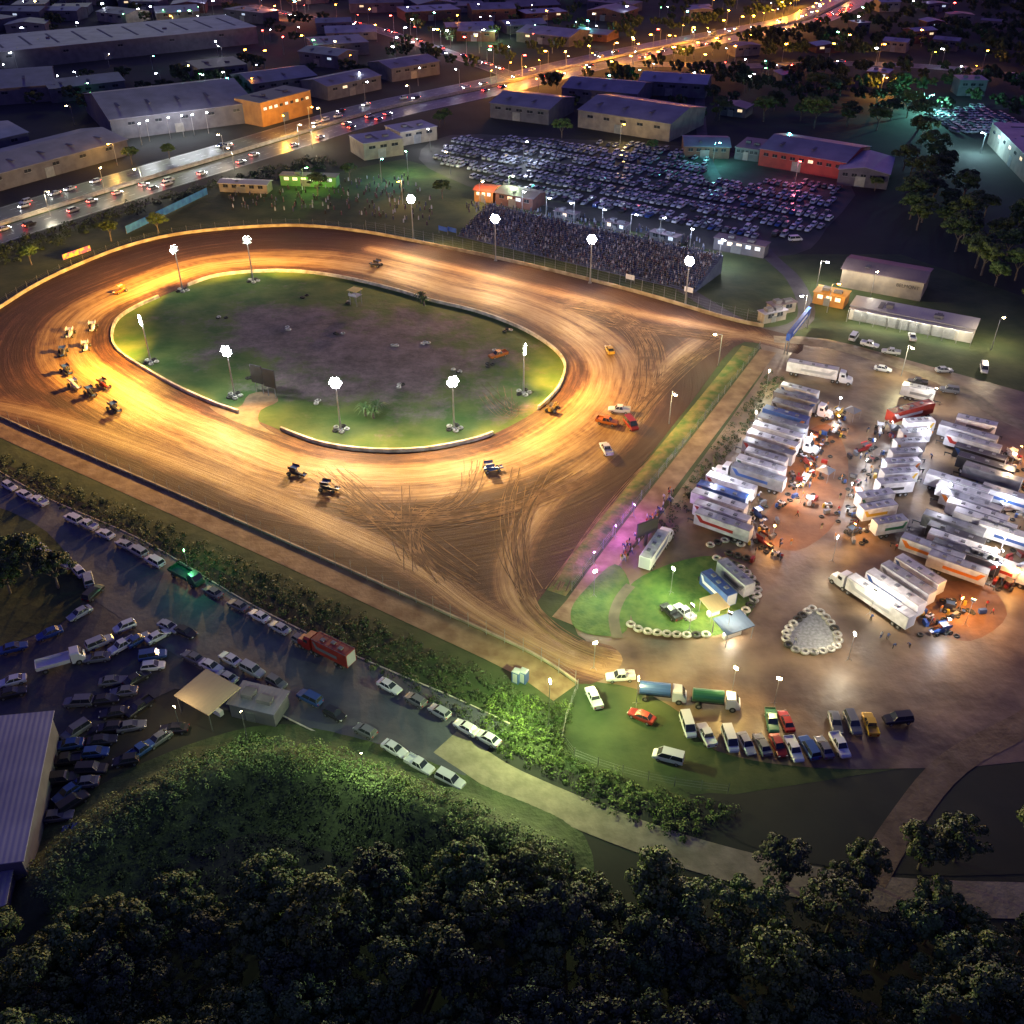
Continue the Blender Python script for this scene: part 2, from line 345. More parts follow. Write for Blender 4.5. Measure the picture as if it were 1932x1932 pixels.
# tyre marks
mb=MB()
def qb(a,c,bb,n=22): return [((1-t)**2*a[0]+2*t*(1-t)*c[0]+t*t*bb[0],(1-t)**2*a[1]+2*t*(1-t)*c[1]+t*t*bb[1]) for t in [i/n for i in range(n+1)]]
def rp2(x,y,r=20): return g(x+R.uniform(-r,r),y+R.uniform(-r,r)*.5)
zz=.075
def mark(a,c,bb,wd):
    global zz
    mi=0 if R.random()<.7 else 1
    cv=qb(a,c,bb); zz+=.0004; ribbon(mb,cv,wd,zz,mi); ribbon(mb,cv,wd,zz,mi,off=1.7)
for i in range(22): mark(rp2(1060,575,25),rp2(1270,600,30),rp2(1205,760,28),.17)
for i in range(18): mark(rp2(1150,600,35),rp2(1225,625,25),rp2(1360,640,18),.17)
for i in range(18): mark(rp2(1200,800,20),rp2(1260,700,25),rp2(1370,645,15),.17)
for i in range(14): mark(rp2(1080,900,25),rp2(880,1010,50),rp2(660,960,35),.17)
for i in range(14): mark(rp2(620,900,40),rp2(760,1020,40),rp2(860,1090,40),.17)
for i in range(10): mark(rp2(800,945,60),rp2(730,1000,30),rp2(790,1075,35),.17)
for i in range(12): mark(rp2(1000,900,40),rp2(930,1000,40),rp2(990,1120,20),.17)
for i in range(8): mark(rp2(930,740,30),rp2(960,800,30),rp2(1000,770,30),.12)
for i in range(8): mark(rp2(900,880,30),rp2(880,960,30),rp2(800,960,30),.17)
for i in range(7): mark(rp2(700,990,30),rp2(850,1000,30),rp2(960,960,30),.17)
for i in range(5): mark(rp2(1230,860,10),rp2(1130,960,12),rp2(1040,1110,12),.17)
for i in range(8): mark(rp2(985,1130,8),rp2(1030,1215,10),rp2(1150,1245,10),.17)
tm=struct('tyre_marks',mb.mesh('tyre_marks',[M('mark_pale',(.26,.155,.075),(.075,.035,.017),world=True,scale=.3,detail=9),M('mark_dark',(.03,.013,.008),(.08,.04,.02),world=True,scale=.3)],normals=False)); tm['label']='curved tyre marks across the clay'
# yards, roads
patch('pit_yard',smooth(G([(1440,640),(1560,640),(1750,690),(1932,740),(2150,800),(2250,1150),(2150,1380),(1900,1440),(1700,1450),(1560,1450),(1420,1435),(1330,1405),(1290,1350),(1200,1300),(1105,1282),(1085,1250),(1110,1215),(1085,1185),(1120,1110),(1210,1020),(1300,900),(1400,760),(1445,690)]),3,True),.05,yardm,lab='compacted dirt pit yard')
patch('parking_apron',smooth(G([(-60,1130),(110,1060),(210,1080),(300,1130),(420,1200),(560,1290),(520,1330),(420,1340),(330,1300),(100,1420),(-60,1450)]),3,True),.04,apronm,lab='asphalt parking apron')
svc=smooth(G([(-180,850),(0,965),(200,1060),(400,1185),(600,1290),(800,1380),(905,1432)]),5)
road('service_road',svc,17,.06,asph,marks=False,lab='blue grey asphalt service road')
for s in(-1,1):
    k0=offset(svc,s*8.7)
    if s<0: k0=k0[int(len(k0)*.55):]
    put('kerb',extrude_wall('kerb',k0,.25,.14,concr,.0),(0,0,0),label='low concrete kerb along the service road',cat='kerb',group='kerbs of the service road')
patch('lot_verge',smooth(G([(-60,960),(60,985),(130,1050),(165,1110),(130,1165),(60,1200),(-60,1210)]),3,True),.08,grassm,lab='grassy turning circle verge')
pr=smooth(G([(840,1400),(890,1432),(950,1470),(1060,1520),(1180,1568),(1320,1615),(1500,1660),(1700,1690),(1960,1700)]),5)
road('access_road',pr,5.6,.07,pathm,marks=False,lab='access road with lamp light put into its pale colour')  # pale surface colour stands for lamp light on this end of the road
patch('lower_paddock',smooth(G([(1300,1500),(1500,1500),(1750,1440),(2100,1350),(2150,1600),(1900,1650),(1600,1640),(1400,1590)]),3,True),.03,groundm,lab='dark paddock below the pits')
road('pit_ring_road',smooth(G([(2100,1240),(1960,1350),(1800,1440),(1700,1560),(1640,1660)]),5),4.5,.08,M('brown_track',(.10,.065,.035),(.18,.125,.075),world=True,scale=.3,detail=9,bump=.3),marks=False,lab='brown dirt road leading out of the pits')
r2=smooth(G([(1460,640),(1560,650),(1700,690),(1800,730),(1900,790),(2000,830)]),5); road('pit_road',r2,4.5,.075,pathm,marks=False)
r3=smooth(G([(1250,520),(1380,600),(1450,625),(1520,600),(1500,530),(1440,470),(1380,380),(1330,290),(1320,180)]),5); road('access_lane',r3,5,.045,apronm,marks=False)
hw=smooth(G([(-420,560),(-200,490),(0,425),(240,350),(450,288),(700,213),(850,180),(960,156),(1100,122),(1300,80),(1500,42),(1560,20),(1640,-20)]),5)
hwm=M('motorway_asphalt',(.040,.038,.042),(.068,.063,.066),rough=.40,scale=.2,world=True,detail=8)
road('motorway',hw,36,.10,hwm,lanes=(-12,-8.5,-5,5,8.5,12),lab='wide multi lane motorway')
mb=MB()
for s in(-1,1): 
    rr=resample(offset(hw,s*1.0),4); a=offset(rr,.15); c=offset(rr,-.15); mb.loft([[(p[0],p[1],.1),(p[0],p[1],1.0),(q[0],q[1],1.0),(q[0],q[1],.1)] for p,q in zip(a,c)])
put('median_barrier',mb.mesh('median_barrier',[concr]),(0,0,0),label='concrete barrier dividing the motorway carriageways',cat='barrier')
patch('median_strip',offset(hw,2.6)+offset(hw,-2.6)[::-1],.115,grassm,lab='dark planted median of the motorway')
ele=smooth(G([(1000,166),(1040,152),(1150,133),(1280,103),(1400,75),(1500,40),(1530,10)]),5)
xr=smooth(G([(960,150),(1100,128),(1250,122),(1400,125),(1600,120),(1800,130),(2050,160)]),5); road('cross_road',xr,14,.13,asph,lab='cross road lit by orange lamps')
xr2=smooth(G([(470,10),(560,30),(680,48),(800,85),(930,130),(980,150)]),5); road('side_street',xr2,13,.16,asph)
patch('red_earth_patch',smooth(G([(1480,850),(1560,800),(1600,870),(1580,980),(1500,1040),(1430,1000),(1470,930)]),4,True),.065,redearth,lab='red earth between the transporters')
patch('red_earth_patch',smooth(G([(1740,1110),(1850,1100),(1900,1160),(1830,1210),(1750,1180)]),4,True),.065,redearth,lab='red earth beside the trailers')
patch('car_park',smooth(G([(790,300),(850,255),(1060,262),(1330,280),(1600,340),(1560,430),(1500,480),(1330,470),(960,370),(880,350)]),3,True),.035,M('car_park_surface',(.035,.04,.03),(.065,.062,.055),world=True,scale=.1,bump=.3),lab='grassy gravel car park')
def berm(name,pts,w,h,mat,lab):
    mb=MB(); prof=[(-w/2,0),(-w*.3,h*.6),(-w*.12,h*.97),(w*.12,h),(w*.3,h*.6),(w/2,0)]; v=[];f=[];n=len(pts)
    for k in prof:
        for i,p in enumerate(offset(pts,k[0])):
            tp=min(1,i/6,(n-1-i)/6); v.append((p[0],p[1],k[1]*tp*(1+.12*math.sin(i*.7))+.03))
    for k in range(len(prof)-1):
        for i in range(n-1): f.append((k*n+i,k*n+i+1,(k+1)*n+i+1,(k+1)*n+i))
    mb.add(v,f); o=struct(name,mb.mesh(name,[mat],True)); o['label']=lab
bermm=M('berm_grass',(.04,.095,.012),(.19,.15,.05),rough=.9,scale=.35,bump=.6,world=True,detail=12)
bl=smooth(G([(1415,655),(1325,768),(1230,885),(1130,1010),(1042,1125)]),5)
berm('embankment',resample(bl,2),4.5,.35,bermm,'low grassy earth strip beside the track')
browp=M('brown_path',(.15,.085,.045),(.27,.18,.10),world=True,scale=.3,detail=10,bump=.3)
pitside=-1 if dist(offset(bl,-8)[8],g(1600,950))<dist(offset(bl,8)[8],g(1600,950)) else 1
pl_=offset(bl,pitside*5.2)+[g(1062,1172)]
road('perimeter_path',pl_,4.6,.062,browp,False,lab='straight brown dirt lane beside the embankment')
# ---------------------------------------------------------------- walls and fences
def pick(a,b):
    i0=min(range(len(inner)),key=lambda i:dist(inner[i],g(*a))); i1=min(range(len(inner)),key=lambda i:dist(inner[i],g(*b)))
    return inner[i0:i1+1] if i1>i0 else inner[i0:]+inner[:i1+1]
wcon=M('white_concrete',(.62,.58,.5),(.30,.26,.2),rough=.7,scale=.5,world=True,detail=8)
for a,b,l in(((355,540),(1020,770),'low white concrete wall round the far infield edge'),((930,820),(530,812),'low white concrete wall on the near infield edge'),((450,780),(300,562),'low white concrete wall at the infield end')):
    s=pick(a,b)
    if len(s)>2: put('concrete_wall',extrude_wall('concrete_wall',s,.55,.95,wcon,.05),(0,0,0),label=l,cat='wall')
out_open=smooth(G([(1090,1290),(1000,1232),(800,1140),(600,1050),(300,918),(0,787),(-60,745),(-95,700),(-80,640),(-40,605),(0,583),(60,545),(130,510),(230,470),(330,445),(450,432),(570,428),(690,440),(830,467),(1000,503),(1200,553),(1360,600),(1440,618)]),4)
i1=min(range(len(out_open)),key=lambda i:dist(out_open[i],g(0,787)))
dcon=M('dirty_concrete',(.42,.36,.26),(.2,.15,.1),rough=.8,scale=.3,world=True,detail=8)
put('concrete_wall',extrude_wall('concrete_wall',out_open[:i1+1],.35,.5,dcon,0),(0,0,0),label='low dirt stained concrete wall along the near straight',cat='wall')
put('concrete_wall',extrude_wall('concrete_wall',out_open[i1:],.4,1.1,dcon,0),(0,0,0),label='dirt stained concrete safety wall round the far track edge',cat='wall')
nd=offset(out_open[:i1+4],3.6)
side_out=1 if dist(nd[8],g(500,1300))<dist(out_open[8],g(500,1300)) else -1
road('perimeter_path',offset(out_open[:i1+4],side_out*3.1),5.6,.055,browp,False,lab='tan dirt bank outside the near straight')
def fence(pts,h,step,lab,wires=5):
    pts2=resample(pts,step)[:98]; base=pts2[0]; parts=[]
    mb=MB(); mb.cyl((0,0,0),(0,0,h),.05,.045,6); mb.cyl((0,0,h),(0,.0,h+.5),.045,.04,5); pm=mb.mesh('fence_post',[steel])
    for p in pts2: parts.append(('post',pm,(p[0]-base[0],p[1]-base[1],0)))
    mb=MB()
    for k in range(wires):
        z=h*(k+1)/wires
        for a,b in zip(pts2[:-1],pts2[1:]): mb.cyl((a[0]-base[0],a[1]-base[1],z),(b[0]-base[0],b[1]-base[1],z),.015,.015,3)
    parts.append(('wire_cable',mb.mesh('fence_cable',[steel])))
    put('catch_fence',None,(base[0],base[1],0),0,lab,'fence',None,parts)
fo=offset(out_open,.6)
i2=min(range(len(fo)),key=lambda i:dist(fo[i],g(0,583))); i3=min(range(len(fo)),key=lambda i:dist(fo[i],g(690,440)))
fence(fo[:i1+1],3.0,4,'steel post and cable catch fence along the near straight',4)
fence(fo[i2:i3+1],2.4,5,'steel post and cable fence round the far bend')
fence(fo[i3:],4,4,'tall catch fence before the spectator terrace')
fence(offset(bl,pitside*2.6),2,5,'wire fence along the embankment',3)
fence(smooth(G([(1090,1300),(1060,1400),(1110,1440),(1250,1480),(1400,1500)]),4),1.8,4,'wire fence around the lower pit entrance',3)
def banner(a,b,h,mat,lab,z=0.3):
    a=g(*a);b=g(*b); mb=MB(); L=dist(a,b); mb.box(L/2,0,z+h/2,L,.08,h); 
    for k in range(int(L/4)+2): mb.cyl((min(k*4,L),.1,0),(min(k*4,L),.1,z+h),.05,.05,5,1)
    put('banner',mb.mesh('banner',[mat,steel]),a,ang(a,b),lab,'banner')
blueb=M('blue_fabric',(.03,.10,.45),(.02,.07,.35)); banner((240,442),(392,368),2.6,M('blue_mesh',(.05,.22,.55),(.03,.12,.4)),'long blue shade cloth fence')
banner((120,492),(172,474),1.8,M('magenta_banner',(.6,.12,.3),(.6,.5,.1),scale=.6,lo=.47,hi=.53),'pink and yellow advertising banner on the fence')
for x,y,m in((828,440,'b'),(845,442,'b'),(1290,556,'w'),(1180,532,'w')): banner((x,y),(x+16,y+4),1.6,blueb if m=='b' else whitep,'small advertising board on the catch fence',1.2)
# ---------------------------------------------------------------- masts
D0=math.radians
def mast(px,py,h,target,power,col,em,lab,n=3,size=126,grp='floodlight masts',spread=40):
    x,y=g(px,py); rz=math.atan2(target[1]-y,target[0]-x)-math.pi/2
    mb=MB(); mb.cyl((0,0,0),(0,0,h),.26,.13,10); mb.box(0,0,.15,1.0,1.0,.3); mb.box(0,-.1,h-.3,.8*n+.6,.15,.15); mb.box(0,-.1,h+.7,.8*n+.6,.12,.12)
    for k in range(6): mb.box(0,-.2,1+k*h/7,.4,.04,.04)
    parts=[('pole',mb.mesh('mast_pole',[steel]))]
    hb=MB(); hb.cyl((0,-.34,.05),(0,.05,0),.20,.50,14,0); hb.cyl((0,.05,0),(0,.24,-.02),.50,.46,14,1); hb.cyl((0,.24,-.02),(0,.36,-.04),.46,.22,14,1); hm=hb.mesh('floodlight_head',[dark,em])
    lay=[(0,0),(-1.0,0),(1.0,0),(-.5,.86),(.5,.86),(-.5,-.86),(.5,-.86)]
    for a_,b_ in lay: parts.append(('lamp_head',hm,(a_,.15,h+.35+b_)))
    o=put('floodlight_mast',None,(x,y,0),rz,lab,'floodlight',grp,parts)
    dx,dy=target[0]-x,target[1]-y
    for s in(-1,1):
        a=D0(spread*s); t=(x+dx*math.cos(a)-dy*math.sin(a),y+dx*math.sin(a)+dy*math.cos(a))
        spot(o,(x+1.0*math.cos(rz+math.pi/2),y+1.0*math.sin(rz+math.pi/2),h+.4),(t[0],t[1],0),power*.62,col,size,1.0,.5)
    return o,(x,y)
WH=(.93,.92,1.0); GO=(1,.52,.06)
INF=[]
PW=300000
def far_t(px,py,tx,ty,k=1.35):
    a=g(px,py);b=g(tx,ty); return (a[0]+(b[0]-a[0])*k,a[1]+(b[1]-a[1])*k)
for px,py,h,tx,ty,pw,c,em,bk,l in(
  (285,684,12,105,715,1.15,GO,Efloodw,.016,'infield mast with golden lamps over the end bend'),
  (443,748,12.5,285,880,.62,(1,.54,.09),Eflood,.030,'infield mast with white lamps'),
  (643,811,12.5,620,940,.44,(1,.60,.18),Eflood,.030,'infield mast with white lamps and tyre base'),
  (857,809,12.5,960,930,.52,(1,.55,.11),Eflood,.030,'infield mast with white lamps near the bend'),
  (988,742,12,1180,750,.74,GO,Efloodw,.016,'infield mast with golden lamps over the bend'),
  (345,549,13,185,515,1.10,GO,Efloodw,.010,'infield mast aimed away at the far bend'),
  (478,531,13,490,455,.80,GO,Efloodw,.010,'infield mast aimed away at the far straight')):
    t=far_t(px,py,tx,ty); o,b=mast(px,py,h,t,PW*pw,c,em,l); INF.append(b)
    point(o,(0,-.8,h+.5),PW*bk,(.92,1,.85),.5)
for px,py,tx,ty,pw in((780,452,735,530,.34),(935,492,905,580,.32),(1113,534,1070,625,.27),(1292,578,1230,650,.13)):
    t=far_t(px,py,tx,ty,1.15); o,b=mast(px,py,14,t,PW*pw,(1,.55,.12),Eflood,'tall white floodlight mast behind the catch fence',n=3,grp='floodlight masts by the spectator terrace')
    u=(.53,.848); spot(o,(b[0]-u[0]*.5,b[1]-u[1]*.5,15.4),(b[0]+u[0]*24,b[1]+u[1]*24,3),PW*.07,(.48,.58,1),140,1)
# ---------------------------------------------------------------- tyres
def tyremesh():
    mb=MB(); n=14;k=6; rings=[]
    for i in range(n+1):
        t=2*math.pi*i/n; rings.append([((.42+.17*math.cos(a))*math.cos(t),(.42+.17*math.cos(a))*math.sin(t),.17+.16*math.sin(a)) for a in [2*math.pi*j/k for j in range(k)]])
    mb.loft(rings,0,False); return mb
tw=tyremesh().mesh('tyre',[tyrewhite],True); tb=tyremesh().mesh('tyre',[rubber],True)
def tyre(x,y,white=True,s=1.6,z=.05,grp='painted tyres edging the islands'):
    put('tyre',tw if white else tb,(x,y,z),R.uniform(0,6),'white painted old tyre edging the island' if white else 'black old tyre lying on the ground','tyre',grp,scale=s)
for b in INF:
    for k in range(5):
        a=k*1.256; tyre(b[0]+1.5*math.cos(a),b[1]+1.5*math.sin(a),k%2==0,1.3,.1,'tyres around the infield masts')
def tyreline(pts,step=1.75,white=.85):
    for p in resample(smooth(G(pts),5),step): tyre(p[0],p[1],R.random()<white)
isl=smooth(G([(1185,1110),(1195,1175),(1215,1195),(1290,1203),(1350,1200),(1400,1175),(1430,1130),(1425,1090),(1390,1060),(1330,1050),(1250,1070)]),4,True)
patch('grass_island',isl,.11,M('island_grass',(.035,.10,.012),(.10,.17,.03),scale=.4,world=True,bump=.6,detail=12),lab='bright green grass island')
patch('grass_island',smooth(G([(1078,1150),(1105,1112),(1160,1065),(1190,1110),(1182,1190),(1130,1200),(1085,1185)]),4,True),.115,MATS['island_grass'],lab='grass verge beside the crowd fence')
road('footpath',smooth(G([(1190,1105),(1170,1130),(1158,1165),(1165,1205)]),5),2.0,.14,M('worn_path',(.11,.10,.06),(.17,.15,.09),world=True,scale=.4,detail=8),False)
tyreline([(1190,1180),(1215,1192),(1290,1200),(1345,1198)]); tyreline([(1352,1055),(1400,1075),(1428,1110),(1422,1135),(1395,1165)])
tyreline([(1340,1030),(1375,1020),(1400,1030)],1.8,.4); tyreline([(1375,1045),(1410,1055)],1.8,.2)
s2=G([(1532,1150),(1552,1160),(1578,1195),(1576,1222),(1530,1232),(1490,1222),(1484,1195),(1510,1165)])
patch('gravel_island',smooth(s2,4,True),.11,gravel,lab='pale gravel island')
for p in resample(smooth(s2+[s2[0]],5),1.6): tyre(p[0],p[1],R.random()<.8,1.55)
# ---------------------------------------------------------------- cars
PAINT={k:M('paint_'+k,c,c,rough=.28,metal=.15) for k,c in dict(white=(.58,.60,.64),silver=(.35,.37,.41),grey=(.14,.15,.17),black=(.03,.03,.035),blue=(.035,.08,.25),red=(.22,.022,.018),green=(.025,.11,.065),yellow=(.5,.32,.04),orange=(.45,.13,.02)).items()}
def ringsec(x,w,z0,z1,z2,wt): return [(x,-w*.92,z0),(x,-w,z0+.15),(x,-w,z1),(x,-wt,z2),(x,wt,z2),(x,w,z1),(x,w,z0+.15),(x,w*.92,z0)]
def car_mb(kind,mb=None,glassmb=None,mi=0,gi=1):
    mb=mb or MB(); gm=glassmb or mb
    if kind=='sedan':
        st=[(-2.3,.78,.45,.62,.85,.7),(-2.2,.86,.3,.8,.98,.78),(-1.3,.9,.25,.85,1.0,.8),(0,.9,.22,.85,.95,.82),(1.0,.9,.25,.8,.93,.8),(2.0,.84,.3,.66,.74,.7),(2.3,.72,.4,.55,.62,.6)]
        gl=(-1.75,1.0,.78,.95,-1.15,.25,.58,1.42)
    elif kind=='hatch':
        st=[(-1.95,.78,.4,.8,.95,.72),(-1.85,.86,.3,.85,1.02,.78),(0,.88,.22,.88,1.0,.8),(.9,.88,.25,.85,.98,.8),(1.8,.84,.3,.7,.8,.7),(2.05,.72,.4,.55,.65,.6)]
        gl=(-1.9,1.0,.76,.98,-1.5,.3,.58,1.5)
    elif kind=='wagon':
        st=[(-2.4,.85,.4,.9,1.05,.8),(-2.3,.92,.35,1.0,1.12,.84),(0,.94,.3,1.0,1.12,.86),(1.1,.94,.3,.98,1.1,.86),(2.1,.9,.4,.85,.98,.8),(2.4,.8,.45,.7,.8,.7)]
        gl=(-2.3,1.1,.84,1.1,-2.1,.5,.66,1.78)
    elif kind=='ute':
        st=[(-2.5,.85,.45,.9,.98,.84),(-1.0,.9,.4,.9,1.0,.84),(0,.9,.35,.95,1.05,.84),(1.0,.9,.35,.95,1.05,.84),(2.2,.88,.4,.85,.95,.8),(2.5,.8,.5,.7,.8,.7)]
        gl=(-.9,1.05,.8,1.04,-.7,.45,.64,1.7)
    else:
        st=[(-2.4,.88,.4,1.1,1.2,.88),(0,.92,.35,1.1,1.2,.9),(1.4,.92,.35,1.05,1.15,.88),(2.2,.88,.4,.9,1.0,.8),(2.45,.8,.45,.7,.85,.7)]
        gl=(-2.38,1.75,.88,1.18,-2.3,.95,.74,2.0)
    mb.loft([ringsec(*s) for s in st],mi)
    x0,x1,w,zb,x2,x3,wt,zt=gl
    gm.add([(x0,-w,zb),(x1,-w,zb),(x1,w,zb),(x0,w,zb),(x2,-wt,zt),(x3,-wt,zt),(x3,wt,zt),(x2,wt,zt)],[(0,1,5,4),(1,2,6,5),(2,3,7,6),(3,0,4,7)],gi)
    mb.box((x2+x3)/2,0,zt+.02,x3-x2+.08,2*wt+.06,.05,mi)
    for s in(-1,1):
        for xa,xb in((x0,x2),(x1,x3),((x0+x1)/2,(x2+x3)/2)): mb.cyl((xa,s*w,zb),(xb,s*wt,zt),.045,.04,4,mi)
    if kind=='ute':
        mb.box(-1.75,-.85,1.1,1.5,.08,.3,mi);mb.box(-1.75,.85,1.1,1.5,.08,.3,mi);mb.box(-2.46,0,1.1,.08,1.7,.3,mi); mb.box(-1.72,0,1.0,1.4,1.6,.03,gi)
    return mb
def wheel_mb(mb,x,y,r,w,mi,hi):
    mb.cyl((x,y-w/2,r),(x,y+w/2,r),r,r,14,mi); s=1 if y>0 else -1; mb.cyl((x,y+s*(w/2),r),(x,y+s*(w/2+.02),r),r*.6,r*.6,10,hi)
wmb=MB(); wmb.cyl((0,-.11,0),(0,.11,0),.33,.33,14); wmb.cyl((0,.11,0),(0,.13,0),.2,.2,10,1); wmb.cyl((0,-.13,0),(0,-.11,0),.2,.2,10,1); WHEEL=wmb.mesh('wheel',[rubber,steel],False)
def lamp(em,nm):
    mb=MB(); mb.box(0,0,0,.08,.34,.14,0,0,.9,.8); return mb.mesh(nm,[em])
HL,TL,HLE,TLE=lamp(headg,'headlight'),lamp(tailg,'taillight'),lamp(Ehead,'headlight'),lamp(Etail,'taillight')
CB={};CG={};CS={}
WX=dict(sedan=(1.4,-1.4),hatch=(1.25,-1.25),wagon=(1.45,-1.5),ute=(1.5,-1.5),van=(1.45,-1.45)); LX=dict(sedan=(2.26,-2.3),hatch=(1.99,-1.96),wagon=(2.34,-2.42),ute=(2.44,-2.52),van=(2.4,-2.42))
for k in WX:
    gm=MB(); bm_=car_mb(k,None,gm,0,0); CG[k]=gm.mesh('car_glass',[glass])
    for c in PAINT: CB[k,c]=bm_.mesh('car_body',[PAINT[c],glass])
    sm=car_mb(k)
    for sx in WX[k]:
        for sy in(-.8,.8): wheel_mb(sm,sx,sy,.33,.2,2,3)
    for c in PAINT: CS[k,c]=sm.mesh('car',[PAINT[c],glass,rubber,steel])
    CS[k]=sm
COLW=['white']*8+['silver']*7+['grey']*4+['black']*2+['blue']*2
def car(px,py,a=None,kind=None,col=None,grp='cars parked along the service road',detail=True,name='parked_car',lit=False,xy=None,lab=None,sc=1.0):
    x,y=xy if xy else g(px,py); kind=kind or R.choice(['sedan','sedan','hatch','wagon','ute','sedan']); col=col or R.choice(COLW)
    a=math.radians(-35) if a is None else a
    if R.random()<.5 and not lit: a+=math.pi
    a+=R.uniform(-.05,.05)
    kn=dict(sedan='sedan',hatch='hatchback',wagon='station wagon',ute='pickup',van='van')[kind]
    lab=lab or f'{col} {kn} '+('driving with its lights on' if lit else 'parked in the open at night')
    if not detail and not lit: return put(name,CS[kind,col],(x,y,.06),a,lab,'car',grp)
    if lit:
        pt=[('headlight',HLE,(LX[kind][0],s*.62,.68)) for s in(-1,1)]+[('taillight',TLE,(LX[kind][1]-.02,s*.62,.75)) for s in(-1,1)]
        return put(name,CS[kind,col],(x,y,.14),a,lab,'car',grp,pt)
    pt=[('body',CB[kind,col]),('window_glass',CG[kind])]+[('wheel',WHEEL,(sx,sy,.33)) for sx in WX[kind] for sy in(-.82,.82)]
    pt+=[('headlight',HL,(LX[kind][0],s*.6,.68)) for s in(-1,1)]+[('taillight',TL,(LX[kind][1],s*.6,.78)) for s in(-1,1)]
    return put(name,None,(x,y,.07),a,lab,'car',grp,pt,sc)
D=math.radians
for x,y in[(20,922),(47,937),(75,950),(140,984),(168,995),(200,1012),(237,1032),(262,1045),(293,1064),(403,1122),(450,1147),(490,1167),(528,1189),(570,1215),(735,1300),(785,1326),(830,1348),(880,1378),(920,1398)]: car(x,y,D(-35))
for x,y in[(365,1245),(435,1248),(478,1270),(522,1292),(585,1322),(632,1352),(690,1384),(745,1418),(792,1449),(850,1477)]: car(x,y,D(-33),grp='cars parked on the near kerb')
for x,y,a in[(40,1022,-25),(70,1035,-30),(97,1054,-35),(122,1067,-40),(150,1082,-50),(168,1098,-65),(178,1124,70),(152,1162,50),(95,1200,35),(28,1227,25)]: car(x,y,D(a),grp='cars parked round the turning circle')
for x,y,a in[(190,1218,40),(237,1187,35),(262,1212,50),(232,1224,45),(320,1187,-30),(352,1197,-30),(185,1246,10),(290,1242,15),(300,1205,45),(290,1262,10),(400,1262,-30),(428,1282,-33),(25,1290,20),(25,1312,22)]: car(x,y,D(a),grp='cars parked on the apron')
for x,y in[(150,1330),(200,1325),(217,1350),(265,1340),(210,1378),(145,1385),(195,1402),(132,1410),(182,1425),(125,1440),(175,1457),(120,1475),(160,1482),(110,1545),(145,1572),(140,1520),(235,1310),(250,1375),(300,1400),(240,1440),(270,1420),(130,1500),(330,1380),(215,1290),(260,1285)]: car(x,y,D(R.choice([5,10,50,12])),col=R.choice(['grey','black','grey','black','black','blue']),grp='old cars stored in the wrecking yard',lab='old dull car stored in the wrecking yard')
for i,(x,y) in enumerate([(1297,1375),(1332,1392),(1376,1402),(1407,1408),(1437,1410),(1467,1412),(1496,1420),(1525,1416),(1553,1415),(1583,1412)]): car(x,y,D(100 if i%2 else 98),col=['white','white','white','silver','grey','red','white','blue','grey','white'][i],kind=['van','ute','van','sedan','sedan','sedan','ute','wagon','sedan','ute'][i],grp='cars parked in a row below the pits')
for x,y,a,k,c in[(1260,1434,-20,'van','white'),(1210,1356,-35,'sedan','red'),(1120,1322,105,'ute','white'),(1170,1282,5,'ute','white'),(1455,1366,85,'ute','green'),(1482,1366,95,'sedan','red'),(1575,1368,88,'sedan','grey'),(1607,1370,92,'wagon','grey'),(1640,1372,90,'ute','yellow'),(1692,1362,5,'wagon','black'),(1290,1160,-60,'ute','white'),(1265,1160,-58,'ute','black'),(1780,702,0,'sedan','silver'),(1640,654,-30,'ute','white'),(1500,455,10,'van','white'),(1680,668,-20,'ute','silver'),(1720,640,80,'ute','white'),(1790,740,-20,'wagon','grey'),(1855,700,70,'van','white'),(1610,640,60,'van','white'),(1665,700,-25,'sedan','white'),(1730,725,-20,'ute','black')]: car(x,y,D(a),k,c,grp='vehicles around the pit entrance')
U=(math.cos(D(-32)),math.sin(D(-32))); N=(-U[1],U[0])
def LU(o,a,b): return (o[0]+U[0]*a+N[0]*b,o[1]+U[1]*a+N[1]*b)
lot=smooth(G([(820,300),(860,262),(1060,268),(1325,285),(1330,330),(1440,440),(1400,452),(1180,405),(960,362),(900,340)]),2,True)
lot2=G([(1350,340),(1590,350),(1560,430),(1470,455)])
o0=g(960,362); pos=[]
for r in range(-1,16):
    b=r*8.0+(0 if r%2 else 2.0)
    for k in range(-45,80):
        q=LU(o0,k*2.75,b+R.uniform(-.3,.3)); 
        if (inside(q,lot) or inside(q,lot2)) and R.random()<.88: pos.append(q)
pos.sort(key=lambda q:q[1]); av=math.atan2(N[1],N[0])
for q in pos[:130]: car(0,0,av,xy=q,detail=False,grp='cars parked in the big car park')
def carsstuff(lst,name,lab):
    VV=[];FF=[];MI=[];off=0
    for (q,a) in lst:
        k=R.choice(['sedan','hatch','wagon']); m=CS[k]; v=np.array(m.v); c,s=math.cos(a),math.sin(a)
        VV.append(np.stack([q[0]+v[:,0]*c-v[:,1]*s,q[1]+v[:,0]*s+v[:,1]*c,v[:,2]+.06],1)); ci=R.randrange(4)
        FF+=[tuple(i+off for i in f) for f in m.f]; MI+=[ci if t==0 else t+3 for t in m.m]; off+=len(v)
    me=bpy.data.meshes.new(name); me.from_pydata(np.concatenate(VV).tolist(),[],FF)
    for m in (PAINT['white'],PAINT['silver'],PAINT['silver'],PAINT['grey'],glass,rubber,steel): me.materials.append(m)
    me.polygons.foreach_set('material_index',MI); me.update(); o=struct(name,me,'stuff'); o['label']=lab
carsstuff([(q,av+R.choice([0,math.pi])) for q in pos[130:]],'parked_cars','hundreds of distant cars filling the car park')
